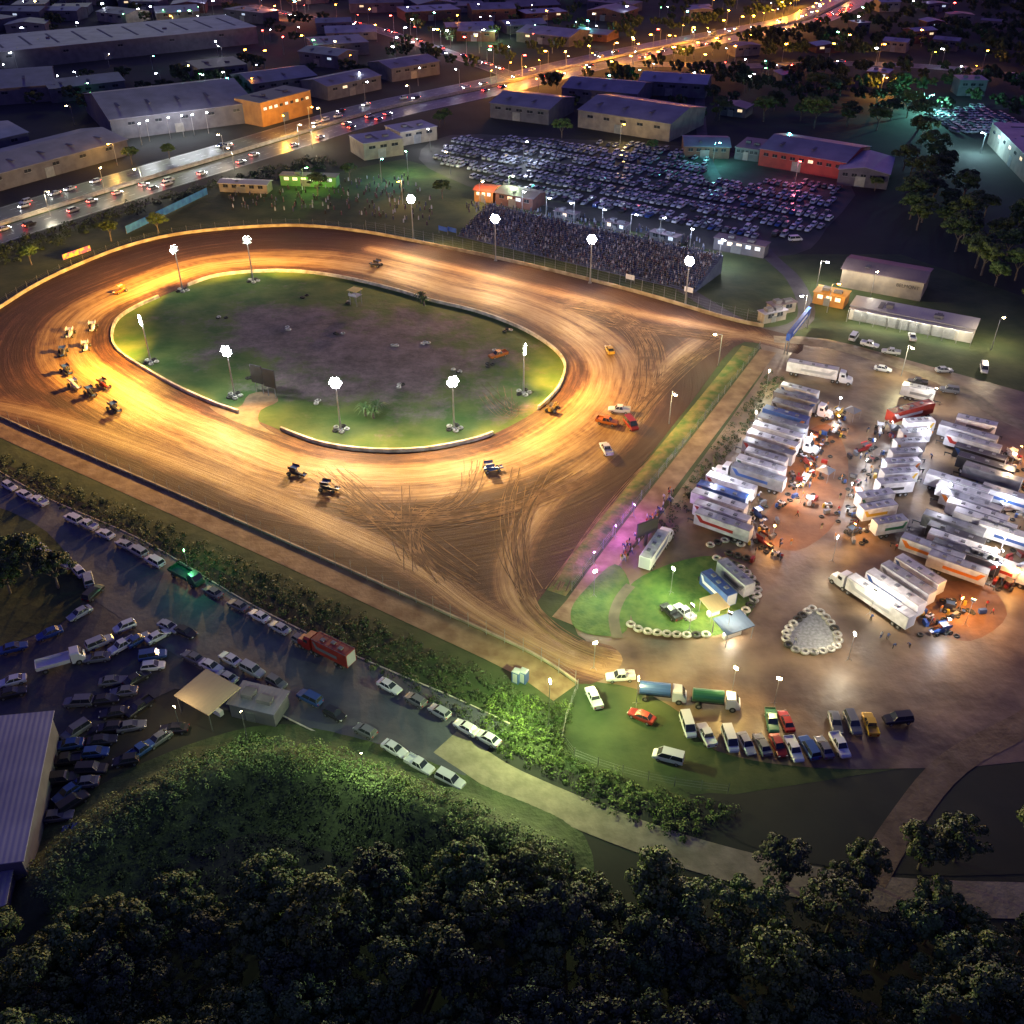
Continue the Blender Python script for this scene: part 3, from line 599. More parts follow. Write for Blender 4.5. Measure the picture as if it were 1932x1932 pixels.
carsstuff([(q,R.choice([0.3,-1.2])) for q in fillpoly(G([(1745,215),(1850,200),(1932,235),(1960,275),(1860,255),(1790,255)]),4.5,.1)],'parked_cars','distant cars in the teal lit yard')
hd=resample(hw,1.0)
def traffic(path,n,offs,grp):
    for i in range(n):
        k=R.randrange(30,len(path)-3); of=R.choice(offs); p=offset(path[k-1:k+2],of)[1]; a=ang(path[k-1],path[k+1])
        if of>0: a+=math.pi
        car(0,0,a,xy=p,lit=True,grp=grp,name='car',kind=R.choice(['sedan','wagon','hatch']))
traffic(hd,95,[-13.5,-10,-6.5,6.5,10,13.5],'cars driving on the motorway')
traffic(resample(xr,1),14,[-3,3],'cars driving on the cross road'); traffic(resample(xr2,1),26,[-3,3],'cars driving on the side street')
# ---------------------------------------------------------------- race cars
def sprint(cols):
    p1,p2=cols; b=MB()
    secs=[(-1.6,.28,.35,.95),(-1.2,.42,.3,1.05),(-.5,.45,.25,1.0),(.2,.42,.25,.85),(1.2,.32,.28,.65),(1.9,.18,.32,.5)]
    b.loft([[(x,-w_,z0),(x,-w_,z1*.8),(x,-w_*.6,z1),(x,w_*.6,z1),(x,w_,z1*.8),(x,w_,z0)] for x,w_,z0,z1 in secs])
    for s in(-1,1):
        b.cyl((-.9,s*.4,.9),(-.5,s*.35,1.55),.04,.04,5,1); b.cyl((.1,s*.36,.8),(-.3,s*.35,1.55),.04,.04,5,1); b.cyl((-.9,s*.35,1.55),(-.1,s*.35,1.55),.04,.04,5,1)
        b.cyl((1.3,0,.4),(1.3,s*.8,.4),.05,.05,5,1); b.cyl((-1.2,0,.45),(-1.2,s*.9,.45),.07,.07,5,1)
    body=b.mesh('race_car_body',[p1,dark])
    wg=MB(); wg.box(-.5,0,1.75,1.5,1.5,.06); 
    for s in(-1,1): wg.box(-.5,s*.78,1.8,1.8,.04,.6,1)
    wing=wg.mesh('top_wing',[p2,p1]); fw=MB(); fw.box(2.0,0,.65,.6,.9,.05)
    for s in(-1,1): fw.box(2.0,s*.46,.68,.65,.03,.3,1)
    return body,wing,fw.mesh('nose_wing',[p2,p1])
mb=MB(); mb.cyl((0,-.2,0),(0,.2,0),.46,.46,14); mb.cyl((0,-.22,0),(0,.22,0),.2,.2,10,1); RW=mb.mesh('rear_wheel',[rubber,steel])
mb=MB(); mb.cyl((0,-.13,0),(0,.13,0),.33,.33,14); mb.cyl((0,-.15,0),(0,.15,0),.16,.16,10,1); FWh=mb.mesh('front_wheel',[rubber,steel])
SP=[sprint((PAINT[a],PAINT[b])) for a,b in(('white','white'),('blue','white'),('red','black'),('orange','white'),('black','blue'),('yellow','black'))]
def racecar(xy,a,grp='race cars on the clay track',k=None,s=1.0):
    k=R.choice([0,0,1,1,2,3,4,4,5]) if k is None else k; b,w_,f=SP[k]
    cn=['white','blue and white','red and black','orange and white','black and blue','yellow and black'][k]
    pt=[('body',b),('top_wing',w_),('nose_wing',f),('wheel',RW,(-1.2,.95,.46)),('wheel',RW,(-1.2,-.95,.46)),('wheel',FWh,(1.3,.8,.34)),('wheel',FWh,(1.3,-.8,.34))]
    put('race_car',None,(xy[0],xy[1],.09),a,f'{cn} winged open wheel race car on the dirt','race car',grp,pt,s)
def tang(xy):
    k=min(range(len(inner)),key=lambda i:dist(inner[i],xy)); return ang(inner[k],inner[(k+1)%len(inner)])
for i,(x,y) in enumerate([(133,634),(176,622),(120,669),(163,659),(127,704),(142,731),(172,745),(217,775),(197,731),(228,552),(710,503),(560,897),(620,925),(928,889),(1042,774)]):
    q=g(x,y); racecar(q,tang(q)+math.pi+R.uniform(-.15,.15),k=[0,0,4,0,4,0,4,4,2,3,4,4,4,1,5][i],s=1.12)
for x,y,a,k,c in[(1150,664,100,'sedan','yellow'),(1145,800,160,'ute','orange'),(1143,852,100,'ute','white'),(1168,778,-10,'ute','white'),(1190,806,-70,'van','red'),(940,674,30,'ute','orange')]:
    car(x,y,D(a),k,c,grp='track service vehicles',name='service_vehicle',lab=f'{c} track service vehicle standing on the clay',sc=1.1)
# ---------------------------------------------------------------- transporters
mb=MB(); mb.cyl((0,-.28,0),(0,.28,0),.5,.5,14); mb.cyl((0,-.3,0),(0,.3,0),.25,.25,8,1); TW=mb.mesh('truck_wheel',[rubber,steel])
def rbox(mb,x0,x1,w,z0,z1,r=.15,mi=0):
    sec=lambda x,k:[(x,-w*k,z0),(x,-w*k,z1-r),(x,-w*k+r,z1),(x,w*k-r,z1),(x,w*k,z1-r),(x,w*k,z0)]
    mb.loft([sec(x0,1),sec(x1,1)],mi)
TRC={}
ROOF={c:M('trailer_skin_'+c,tuple(v*1.0 for v in k),tuple(v*.66 for v in k),rough=.4,scale=.6,detail=9) for c,k in dict(white=(.62,.62,.65),silver=(.40,.41,.45),grey=(.20,.21,.24),black=(.035,.035,.04),blue=(.04,.09,.28),red=(.26,.03,.02)).items()}
def trailer(L,c,stripe,cabc,cab=True):
    key=(L,c,stripe,cabc,cab)
    if key in TRC: return TRC[key]
    pc=ROOF[c]; ps=PAINT[stripe]; pr=[]
    b=MB(); rbox(b,-L/2,L/2,1.2,1.0,3.8,.12)
    for k in range(int(L/1.2)): b.box(-L/2+.6+k*1.2,0,3.815,.06,2.1,.03)
    b.box(0,0,.85,L*.9,.9,.28,1); 
    for k in range(3): b.box(-L/4+k*L/4,R.uniform(-.3,.3),3.9,.8,.7,.22,2)
    for s in(-1,1): b.box(0,s*1.19,3.83,L,.06,.06,2)
    pr.append(('trailer_body',b.mesh('trailer_body',[pc,dark,PAINT['grey']])))
    b=MB()
    for s in(-1,1): 
        b.box(L*.08,s*1.212,2.2,L*.6,.02,.7); b.add([(L*.38,s*1.225,1.85),(L*.48,s*1.225,3.4),(L*.40,s*1.225,3.4),(L*.28,s*1.225,1.85)],[(0,1,2,3)])
    pr.append(('side_graphic',b.mesh('side_graphic',[ps])))
    b=MB(); b.box(-L/2-.02,0,2.4,.04,2.1,2.5); pr.append(('rear_door',b.mesh('rear_door',[PAINT['silver']])))
    for x in(-L/2+1.5,-L/2+2.7): 
        for s in(-1,1): pr.append(('wheel',TW,(x,s*.95,.5)))
    if cab:
        b=MB(); sec=lambda x,w_,z1:[(x,-w_,.6),(x,-w_,z1-.3),(x,-w_+.25,z1),(x,w_-.25,z1),(x,w_,z1-.3),(x,w_,.6)]
        b.loft([sec(L/2+.5,1.2,3.5),sec(L/2+1.9,1.2,3.3),sec(L/2+2.5,1.15,2.0),sec(L/2+3.7,1.0,1.8),sec(L/2+3.9,.9,1.5)]); b.box(L/2+3.9,0,.7,.3,2.2,.35,1)
        pr.append(('cab',b.mesh('truck_cab',[PAINT[cabc],steel]))); b=MB()
        b.add([(L/2+2.02,-1.0,3.05),(L/2+2.02,1.0,3.05),(L/2+2.52,1.0,2.1),(L/2+2.52,-1.0,2.1)],[(0,1,2,3)]); 
        for s in(-1,1): b.box(L/2+1.5,s*1.21,2.5,.9,.03,.7)
        pr.append(('windscreen',b.mesh('windscreen',[glass])))
        for x in(L/2-.8,L/2+.4,L/2+3.1):
            for s in(-1,1): pr.append(('wheel',TW,(x,s*.95,.5)))
    else:
        b=MB(); b.box(L/2+.9,0,.9,1.9,.25,.2); b.cyl((L/2+1.7,0,0),(L/2+1.7,0,.9),.08,.08,6); pr.append(('tow_hitch',b.mesh('tow_hitch',[dark])))
    TRC[key]=pr; return pr
def transporter(px,py,a,L=11,c='white',st='blue',cabc='white',cab=False,lab=None,flip=None,text=None,tcol='orange'):
    x,y=g(px,py); fl=R.random()<.5 if flip is None else flip
    o=put('race_transporter' if cab else 'race_trailer',None,(x,y,.06),D(a)+(math.pi if fl else 0),lab or f'{c} race car {"transporter truck" if cab else "trailer"} with {st} side graphics','truck' if cab else 'trailer','race transporters parked in the pits',trailer(L,c,st,cabc,cab))
    if text:
        cu=bpy.data.curves.new('number','FONT'); cu.body=text; cu.size=2.4; cu.extrude=.02; t=bpy.data.objects.new('tmp',cu); COL.objects.link(t)
        dg=bpy.context.evaluated_depsgraph_get(); m2=bpy.data.meshes.new_from_object(t.evaluated_get(dg)); bpy.data.objects.remove(t); m2.materials.clear(); m2.materials.append(PAINT[tcol])
        c=link(bpy.data.objects.new('lettering',m2)); c.parent=o; c.location=(-1.5,-1.25,1.5) if not fl else (1.5,1.25,1.5); c.rotation_euler=(math.pi/2,0,0 if not fl else math.pi)
    return o
cols=['white','white','white','silver','silver','silver','white','grey','blue']; sts=['blue','red','black','orange','green','yellow','white','grey']
PIT=[]
for i,(x,y) in enumerate([(1508,757),(1499,772),(1489,788),(1479,804),(1469,820),(1460,836),(1452,852),(1445,868),(1438,884),(1432,900),(1428,917),(1372,934),(1362,951),(1352,968),(1362,990),(1358,1008)]):
    PIT.append((x,y)); transporter(x+R.uniform(-5,5),y,-33+R.uniform(-1.2,1.2),R.choice([9.5,11,12]),R.choice(cols),R.choice(sts),'white',R.random()<.25)
for x,y in[(1728,818),(1720,838),(1710,857),(1702,876),(1695,895),(1690,914),(1682,933),(1650,980),(1672,1008),(1645,958)]:
    PIT.append((x,y)); transporter(x,y,(8 if y<950 else 14)+R.uniform(-2,2),R.choice([7,8]),R.choice(['white','silver','white','white']),R.choice(sts),'white',False)
tx=[(1820,838,'silver'),(1829,856,'silver'),(1842,878,'black'),(1853,898,'black'),(1865,917,'grey'),(1800,934,'white'),(1812,952,'white'),(1824,970,'silver'),(1836,988,'white'),(1850,1006,'white'),(1792,1012,'grey'),(1796,1032,'black'),(1808,1050,'white'),(1816,1069,'black'),(1800,1089,'silver'),(1880,1088,'white'),(1752,1058,'silver'),(1898,1030,'white'),(1905,960,'silver')]
for i,(x,y,c) in enumerate(tx):
    if i%4!=2: PIT.append((x,y))
    transporter(x,y,-36+R.uniform(-1.2,1.2),R.choice([11,12,13]),c,R.choice(['red','orange','blue','yellow','grey']),'white',False,text={3:'28',11:'25'}.get(i),flip=False if i in(3,11) else None,tcol={3:'orange',11:'white'}.get(i,'orange'))
for x,y,c,s_,L in[(1655,1152,'white','silver',14),(1682,1136,'white','blue',12),(1706,1118,'silver','grey',11),(1728,1102,'white','blue',10)]:
    PIT.append((x,y)); transporter(x,y,-57,L,c,s_,'white',L>12,flip=True)
transporter(1713,792,24,13,'red','white','white',False,'red race trailer with white side lettering band')
transporter(1530,712,-24,13,'white','silver','white',True,'white articulated race truck near the pit gate',flip=False)
transporter(1728,755,-30,8,'silver','grey','white'); transporter(1836,818,-30,9,'white','grey','white')
transporter(1232,1055,62,10,'white','blue','white',True,'white and blue screen truck on the verge',flip=False)
transporter(1352,1128,-62,8,'blue','white','white',False,'blue merchandise trailer on the grass island'); transporter(1384,1108,-62,8.5,'silver','grey','white',False,'silver race trailer on the grass island')
transporter(632,1245,-33,8,'red','grey','red',True,'old red bodied truck parked on the service road')
for x,y,a,c,c2 in[(1250,1318,-8,'blue','white'),(1350,1332,-8,'green','white'),(120,1255,25,'white','white'),(355,1095,-35,'green','green')]:
    X,Y=g(x,y); b=MB()
    if c in('blue','green') and x>1000:
        b.cyl((-3.6,0,1.9),(1.0,0,1.9),1.0,1.0,16,0); b.box(-1.3,0,.85,5,.9,.3,1); n_='tank_truck'; l=f'{c} water tanker truck beside the pit road'
    else:
        b.box(-1.3,0,1.05,5.0,2.2,.2,0); b.box(-1.3,1.1,1.4,5,.06,.5,0); b.box(-1.3,-1.1,1.4,5,.06,.5,0); b.box(-3.8,0,1.4,.06,2.2,.5,0); n_='flatbed_truck'; l=f'{c} tray truck parked on the asphalt'
    c_=MB(); sec=lambda xx,w_,z1:[(xx,-w_,.5),(xx,-w_,z1-.2),(xx,-w_+.2,z1),(xx,w_-.2,z1),(xx,w_,z1-.2),(xx,w_,.5)]
    c_.loft([sec(1.4,1.05,2.5),sec(2.7,1.05,2.45),sec(3.3,1.0,1.5),sec(3.5,.95,1.3)])
    gl=MB(); gl.add([(2.76,-.9,2.36),(2.76,.9,2.36),(3.28,.9,1.58),(3.28,-.9,1.58)],[(0,1,2,3)])
    put(n_,None,(X,Y,.07),D(a),l,'truck',None,[('tank' if 'tank' in n_ else 'tray',b.mesh('load_bed',[PAINT[c],dark],False)),('cab',c_.mesh('cab',[PAINT[c2]])),('windscreen',gl.mesh('windscreen',[glass]))]+[('wheel',TW,(xx,s*.85,.5)) for xx in(-2.6,2.4) for s in(-1,1)],1.1)
X,Y=g(1218,1030); b=MB(); b.box(0,0,4.6,5,.4,3.2); b.box(0,.1,1.5,.5,.5,3); put('video_screen',b.mesh('video_screen',[dark]),(X,Y,0),D(30),'black back of a big video screen','screen')
for x,y in((490,742),(513,750)):
    X,Y=g(x,y); b=MB(); b.box(0,0,5.4,3.6,.3,5.0); 
    for s in(-1,1): b.cyl((s*1.1,.2,0),(s*1.1,.2,6),.12,.1,6,1)
    put('scoreboard',b.mesh('scoreboard',[dark,steel]),(X,Y,.1),D(-25),'black backed scoreboard on two posts in the infield','sign')
X,Y=g(672,575); b=MB()
for sx in(-1.2,1.2):
    for sy in(-1.2,1.2): b.cyl((sx,sy,0),(sx,sy,4.6),.1,.1,6)
b.box(0,0,3.0,3,3,.15); b.box(0,0,4.8,3.4,3.4,.18,1); b.box(0,-1.45,3.5,3,.06,.8,2)
put('starter_tower',b.mesh('starter_tower',[steel,M('yellow_roof',(.7,.6,.2)),whitep]),(X,Y,.1),D(-30),'steel race control tower with yellow roof','tower')
def palmmesh():
    mb=MB(); mb.cyl((0,0,0),(0,0,1.6),.28,.2,8,0)
    for k in range(14):
        a=k*.449; ln=R.uniform(2.0,2.8); up_=R.uniform(.4,1.3); pts=[(0,0,1.6),(ln*.5*math.cos(a),ln*.5*math.sin(a),1.6+up_),(ln*math.cos(a),ln*math.sin(a),1.4+up_*.3)]
        for p,q,w1,w2 in((pts[0],pts[1],.06,.22),(pts[1],pts[2],.22,.03)):
            nx,ny=-math.sin(a),math.cos(a); mb.add([(p[0]-nx*w1,p[1]-ny*w1,p[2]-.1),(p[0]+nx*w1,p[1]+ny*w1,p[2]-.1),(q[0]+nx*w2,q[1]+ny*w2,q[2]-.1),(q[0]-nx*w2,q[1]-ny*w2,q[2]-.1)],[(0,1,2,3)],1)
    return mb.mesh('palm',[bark,leafB],normals=False)
PM=palmmesh()
for x,y,s in((795,572,1.2),(690,785,1.2),(705,790,1.0),(712,780,1.2),(800,577,1.0)): put('palm_tree',PM,(*g(x,y),.1),R.uniform(0,6),'short spreading palm growing in the infield grass','palm tree','low palms in the infield',scale=s)
for x,y in((470,716),(745,655),(640,630),(660,572),(935,665),(960,625),(575,560),(925,690),(605,760),(420,600),(540,620),(800,650),(860,700),(760,730)):
    q=g(x,y)
    for k in range(3): tyre(q[0]+R.uniform(-1.2,1.2),q[1]+R.uniform(-1.2,1.2),R.random()<.5,1.2,.1,'loose tyres in the infield')
# ---------------------------------------------------------------- people
def person_mesh(pose,top,leg,skin):
    J={'stand':[(0,0,.95),(0,0,1.2),(0,0,1.42),(0,0,1.52),(0,.02,1.66),(.1,0,.92),(.12,.02,.5),(.12,0,.06),(-.1,0,.92),(-.12,.02,.5),(-.12,0,.06),(.2,0,1.4),(.25,0,1.12),(.24,.08,.86),(-.2,0,1.4),(-.25,0,1.12),(-.24,.08,.86),(.13,.14,.04),(-.13,.14,.04)],
       'walk':[(0,0,.93),(0,.02,1.18),(0,.04,1.40),(0,.05,1.5),(0,.08,1.64),(.1,0,.9),(.11,.2,.52),(.11,.28,.08),(-.1,0,.9),(-.11,-.08,.5),(-.11,-.34,.12),(.2,.04,1.38),(.25,-.1,1.12),(.23,-.12,.88),(-.2,.04,1.38),(-.25,.12,1.12),(-.22,.26,.95),(.11,.42,.05),(-.11,-.22,.04)],
       'bend':[(0,0,.9),(0,.18,1.08),(0,.38,1.18),(0,.46,1.22),(0,.58,1.26),(.1,0,.88),(.13,.08,.48),(.13,0,.06),(-.1,0,.88),(-.13,.08,.48),(-.13,0,.06),(.2,.36,1.16),(.24,.45,.9),(.18,.6,.75),(-.2,.36,1.16),(-.24,.45,.9),(-.18,.6,.75),(.13,.14,.04),(-.13,.14,.04)]}[pose]
    Ed=[(0,1),(1,2),(2,3),(3,4),(0,5),(5,6),(6,7),(0,8),(8,9),(9,10),(2,11),(11,12),(12,13),(2,14),(14,15),(15,16),(7,17),(10,18)]
    rad=[.16,.15,.15,.065,.12,.1,.075,.05,.1,.075,.05,.075,.05,.035,.075,.05,.035,.045,.045]
    me=bpy.data.meshes.new('p'); me.from_pydata(J,Ed,[]); ob=bpy.data.objects.new('p',me); COL.objects.link(ob)
    ob.modifiers.new('s','SKIN'); ob.modifiers.new('d','SUBSURF').levels=1
    for i,r in enumerate(rad): me.skin_vertices[0].data[i].radius=(r,r); me.skin_vertices[0].data[i].use_root=(i==0)
    dg=bpy.context.evaluated_depsgraph_get(); dg.update(); m2=bpy.data.meshes.new_from_object(ob.evaluated_get(dg)); bpy.data.objects.remove(ob)
    m2.name='person'; m2.materials.clear()
    for m in(top,leg,skin,M('hair',(.03,.02,.015))): m2.materials.append(m)
    for p in m2.polygons:
        c=p.center; hd=J[4]; dh=(c-Vector(hd)).length
        if dh<.17: p.material_index=3 if (c.z>hd[2]+.04 or c.y<hd[1]-.03) else 2
        elif min((c-Vector(J[13])).length,(c-Vector(J[16])).length)<.1: p.material_index=2
        elif c.z<.92: p.material_index=1
        else: p.material_index=0
        p.use_smooth=True
    return m2
cl=lambda n,c:M('cloth_'+n,c,rough=.9)
skinm=M('skin',(.5,.32,.24),rough=.6)
PEO=[(person_mesh(p,cl(*t),cl(*l),skinm),f'person in a {t[0]} top and {l[0]} trousers '+{'stand':'standing','walk':'walking','bend':'bending forward'}[p]) for p,t,l in(
 ('stand',('white',(.5,.5,.5)),('blue',(.04,.07,.2))),('walk',('red',(.35,.03,.03)),('black',(.02,.02,.02))),('bend',('blue',(.04,.07,.2)),('black',(.02,.02,.02))),
 ('walk',('grey',(.3,.3,.3)),('blue',(.04,.07,.2))),('stand',('black',(.02,.02,.02)),('khaki',(.3,.25,.15))),('stand',('orange',(.5,.18,.03)),('grey',(.3,.3,.3))),('bend',('white',(.5,.5,.5)),('grey',(.3,.3,.3))))]
def person(xy,grp='pit crew and visitors',a=None):
    m,l=R.choice(PEO); put('person',m,(xy[0],xy[1],.08),R.uniform(0,6.3) if a is None else a,l,'person',grp,scale=1.0)
for i in range(60):
    t=R.random(); x=1268-100*t; y=930+130*t; q=g(x+R.uniform(-6,12),y+R.uniform(-6,8)); person(q,'spectators watching at the embankment fence',R.uniform(.8,1.6))
# ---------------------------------------------------------------- pit clutter + lamps
def canopy(c):
    b=MB(); b.loft([[(-1.6,-1.6,2.3),(1.6,-1.6,2.3),(1.6,1.6,2.3),(-1.6,1.6,2.3)],[(-.1,-.1,3.2),(.1,-.1,3.2),(.1,.1,3.2),(-.1,.1,3.2)]])
    f=MB(); 
    for sx in(-1.5,1.5):
        for sy in(-1.5,1.5): f.cyl((sx,sy,0),(sx,sy,2.35),.03,.03,5)
    return [('canopy_roof',b.mesh('canopy_roof',[c])),('frame',f.mesh('canopy_frame',[steel]))]
CAN=[canopy(PAINT[c]) for c in('silver','blue','grey','black')]
b=MB(); b.box(0,0,.55,1.4,.6,.9); 
for k in range(4): b.box(0,-.31,.25+k*.2,1.3,.02,.15,1)
for sx in(-.6,.6): b.cyl((sx,-.3,.06),(sx,.3,.06),.06,.06,6,2)
TOOL=[b.mesh('tool_cabinet',[PAINT[c],steel,rubber]) for c in('red','blue','black','grey')]
b=MB(); b.cyl((0,0,0),(0,0,.9),.29,.29,12); b.cyl((0,0,.3),(0,0,.33),.31,.31,12); b.cyl((0,0,.6),(0,0,.63),.31,.31,12); DRUM=[b.mesh('drum',[PAINT[c]]) for c in('blue','yellow','black')]
b=MB(); b.box(0,0,.65,1.0,.45,.25,0,0,.8,.8); b.box(-.3,0,.85,.6,.35,.15,1); b.box(.45,0,.75,.35,.7,.08,0); b.box(-.5,0,.75,.5,.75,.08,0); b.cyl((.3,-.35,1.05),(.3,.35,1.05),.025,.025,5,1); b.cyl((.4,0,.7),(.3,0,1.05),.03,.03,5,1)
for sx in(-.55,.55):
    for sy in(-.42,.42): b.cyl((sx,sy-.12,.28),(sx,sy+.12,.28),.28,.28,10,2)
QUAD=[b.mesh('quad_bike',[PAINT[c],dark,rubber]) for c in('red','blue','grey','white')]
def litpole(xy,h,em,power,col,lab,name='work_light',grp='work lights in the pits',cat='lamp',rad=.3,hs=.5):
    b=MB(); b.cyl((0,0,0),(0,0,h),.06,.05,6); 
    for k in range(3): b.cyl((0,0,.6),(.7*math.cos(k*2.1),.7*math.sin(k*2.1),0),.03,.03,4)
    hd_=MB(); hd_.box(0,-.12,h,hs,.12,hs*.7,0); hd_.box(0,.0,h,hs*.9,.1,hs*.6,1)
    o=put(name,None,(xy[0],xy[1],.05),R.uniform(0,6),lab,cat,grp,[('pole',b.mesh('lamp_pole',[steel])),('lamp_head',hd_.mesh('lamp_head',[dark,em]))])
    if power: point(o,(0,.25,h+.45),power,col,rad)
    return o
PL=900
for i,(x,y) in enumerate(PIT):
    q=g(x,y)
    if x<1520: off=(R.uniform(7,9.5),R.uniform(-7,-4))
    elif x<1760 and y<1040: off=(R.uniform(-9,-6),R.uniform(-2,1))
    else: off=(R.uniform(7,9.5),R.uniform(-7,-4))
    c=(q[0]+off[0],q[1]+off[1])
    if i%2==0: racecar((c[0]+R.uniform(-1,1),c[1]+R.uniform(-1,1)),R.uniform(0,6),'race cars being serviced in the pits')
    if R.random()<.16: put('canopy_tent',None,(c[0]+3,c[1]-2,.05),R.uniform(0,1.5),'small pop up canopy over pit equipment','tent','pop up canopies in the pits',R.choice(CAN))
    put('tool_cabinet',R.choice(TOOL),(c[0]+R.uniform(-4,4),c[1]+R.uniform(-3,3),.06),R.uniform(0,6),'metal tool cabinet with drawers on castors','tool cabinet','tool cabinets in the pits')
    if i%2: put('quad_bike',R.choice(QUAD),(c[0]+R.uniform(-4,4),c[1]+R.uniform(-3,3),.06),R.uniform(0,6),'small quad bike parked in the pits','quad bike','quad bikes in the pits',scale=1.1)
    put('fuel_drum',R.choice(DRUM),(c[0]+R.uniform(-4,4),c[1]+R.uniform(-3,3),.06),0,'upright metal fuel drum on the dirt','drum','fuel drums in the pits')
    for k in range(3): put('tyre',tb,(c[0]+R.uniform(-4,4),c[1]+R.uniform(-3,3),.06),0,'black racing tyre lying on the dirt','tyre','spare tyres in the pits')
    for k in range(2): person((c[0]+R.uniform(-4,4),c[1]+R.uniform(-3.5,3.5)))
    if i%2==0:
        o_=R.random()<.5
        litpole((c[0]+R.uniform(-2,2),c[1]+R.uniform(-2,2)),3.6,Eor if o_ else Ewhite,PL*(2.0 if not o_ else 3.0),(1,.46,.12) if o_ else (.9,.93,1),'tripod work light with '+('orange' if o_ else 'white')+' glow')
for i in range(36): person(g(R.uniform(1450,1900),R.uniform(780,1250)))
YW=(1,.88,.68)
for x,y,pw,c,em in[(1120,1125,2.2,(.85,1,.6),Ewhite),(1755,775,3.5,YW,Ewhite),(1445,740,3.5,(.95,1,.7),Ewarm),(1300,1190,3.2,(.9,1,.6),Ewhite),(1265,1120,3,(.8,1,.5),Ewhite),(1370,1205,2.2,(1,.8,.45),Ewarm),(1640,1160,4.5,YW,Ewhite),(1600,1245,3,(1,.85,.6),Ewhite),(1740,850,4,WH,Ewhite),(1510,950,6,WH,Ewhite),(1880,1060,4,YW,Ewhite),(1380,1310,4,(1,.72,.22),Ewarm),(1200,1330,4,(1,.72,.20),Ewarm),(1120,1262,2.5,(1,.78,.35),Ewarm),(1820,1180,4,(1,.5,.12),Eor),(1900,900,4,(1,.7,.4),Eor),(1460,1330,2,(1,.75,.35),Ewarm),(1570,1060,2,(1,.8,.5),Ewhite),(1420,820,3,WH,Ewhite),(1340,930,3,WH,Ewhite),(1780,960,3.5,WH,Ewhite)]:
    litpole(g(x,y),6,em,PL*1.6*pw,c,'pole mounted yard lamp in the pits',name='yard_lamp',grp='yard lamps around the pits',hs=.8)
EP=E('lamp_purple',(.7,.3,1),40)
for x,y,pw in((1195,975,2600),(1160,1015,3000),(1120,1065,2600)):
    o=litpole(g(x,y),3,EP,0,None,'purple event lamp on a pole by the crowd fence',name='event_lamp',grp='purple event lamps',hs=.35); point(o,(0,0,3.6),pw,(.50,.12,1.0))
o=litpole(g(1035,1370),10,Ewhite,0,None,'white street lamp on a leaning pole in scrub',name='street_lamp',grp=None,cat='street lamp',hs=.9); point(o,(0,0,10.8),34000,(.78,1,.38))
for x,y,pw in((690,1490,4200),(470,1410,2200)):  # added lamps, put in to brighten the scrub on the crest
    o=litpole(g(x,y),8,Ewarm,0,None,'small added lamp brightening the scrubby crest',name='street_lamp',grp='added lamps beside the ridge',cat='street lamp',hs=.3); point(o,(0,0,11),pw,(.80,1,.50))
litpole(g(358,1085),6,Egreen,1200,(.2,1,.4),'green tinted lamp over the service road',name='street_lamp',grp=None,cat='street lamp')
# ---------------------------------------------------------------- pavilions etc
def pavilion(px,py,sx,sy,h,roofm,rz,lab,lit=None):
    X,Y=g(px,py); r=MB(); r.loft([[(-sx/2,-sy/2,h),(sx/2,-sy/2,h),(sx/2,sy/2,h+.3),(-sx/2,sy/2,h+.3)],[(-sx/2,-sy/2,h+.18),(sx/2,-sy/2,h+.18),(sx/2,sy/2,h+.48),(-sx/2,sy/2,h+.48)]])
    f=MB()
    for a in(-1,1):
        for b_ in(-1,1): f.cyl((a*sx*.46,b_*sy*.46,0),(a*sx*.46,b_*sy*.46,h),.08,.08,6)
    c=MB(); c.box(0,0,.5,sx*.6,.8,1.0); 
    o=put('open_shed',None,(X,Y,.05),D(rz),lab,'shed',None,[('roof',r.mesh('roof',[roofm])),('post_frame',f.mesh('post_frame',[steel])),('counter',c.mesh('counter',[whitep]))])
    if lit: point(o,(0,0,h-.5),lit[0],lit[1],.3)
pavilion(1380,1200,6,4.5,3,ribbed('blue_roof',(.08,.12,.22),(.11,.16,.26)),25,'small open shelter with a blue grey roof',(PL*2.5,(1,.85,.6)))
pavilion(1345,1160,4,4,2.6,ribbed('tan_roof',(.4,.3,.16),(.3,.22,.12)),25,'small tan roofed ticket shelter',(PL*1.6,(1,.6,.25)))
pavilion(400,1340,8,7,4,ribbed('shed_roof_tan',(.45,.36,.22),(.36,.28,.18),rough=.7),-33,'open carport with a rusty tan roof')
o=litpole(g(340,1375),5,Ewarm,0,None,'warm yard lamp near the carport',name='street_lamp',grp=None,cat='street lamp'); point(o,(0,0,7),1100,(1,.75,.4))
a_=g(1482,668);b_=g(1520,618); L_=dist(a_,b_); m_=MB()
for x in(0,L_): 
    for s in(-.4,.4): m_.cyl((x,s,0),(x,s,6),.15,.15,6)
m_.box(L_/2,0,5.2,L_+1,1.0,2.0,1); m_.box(L_/2,-.52,5.2,L_*.7,.03,.7,2); put('entrance_gantry',m_.mesh('entrance_gantry',[steel,blueb,whitep]),a_,ang(a_,b_),'blue overhead gantry at the pit gate','gantry')
for x in(975,988):
    X,Y=g(x,1285); m_=MB(); m_.box(0,0,1.1,1.2,1.2,2.2); m_.box(0,0,2.3,1.25,1.25,.15,1,0,.8,.8); m_.box(0,-.61,1.1,.8,.03,1.8,1); put('portable_toilet',m_.mesh('portable_toilet',[PAINT['blue'],PAINT['silver']]),(X,Y),D(-30),'blue portable toilet on the grass','toilet','portable toilets',scale=1.1)
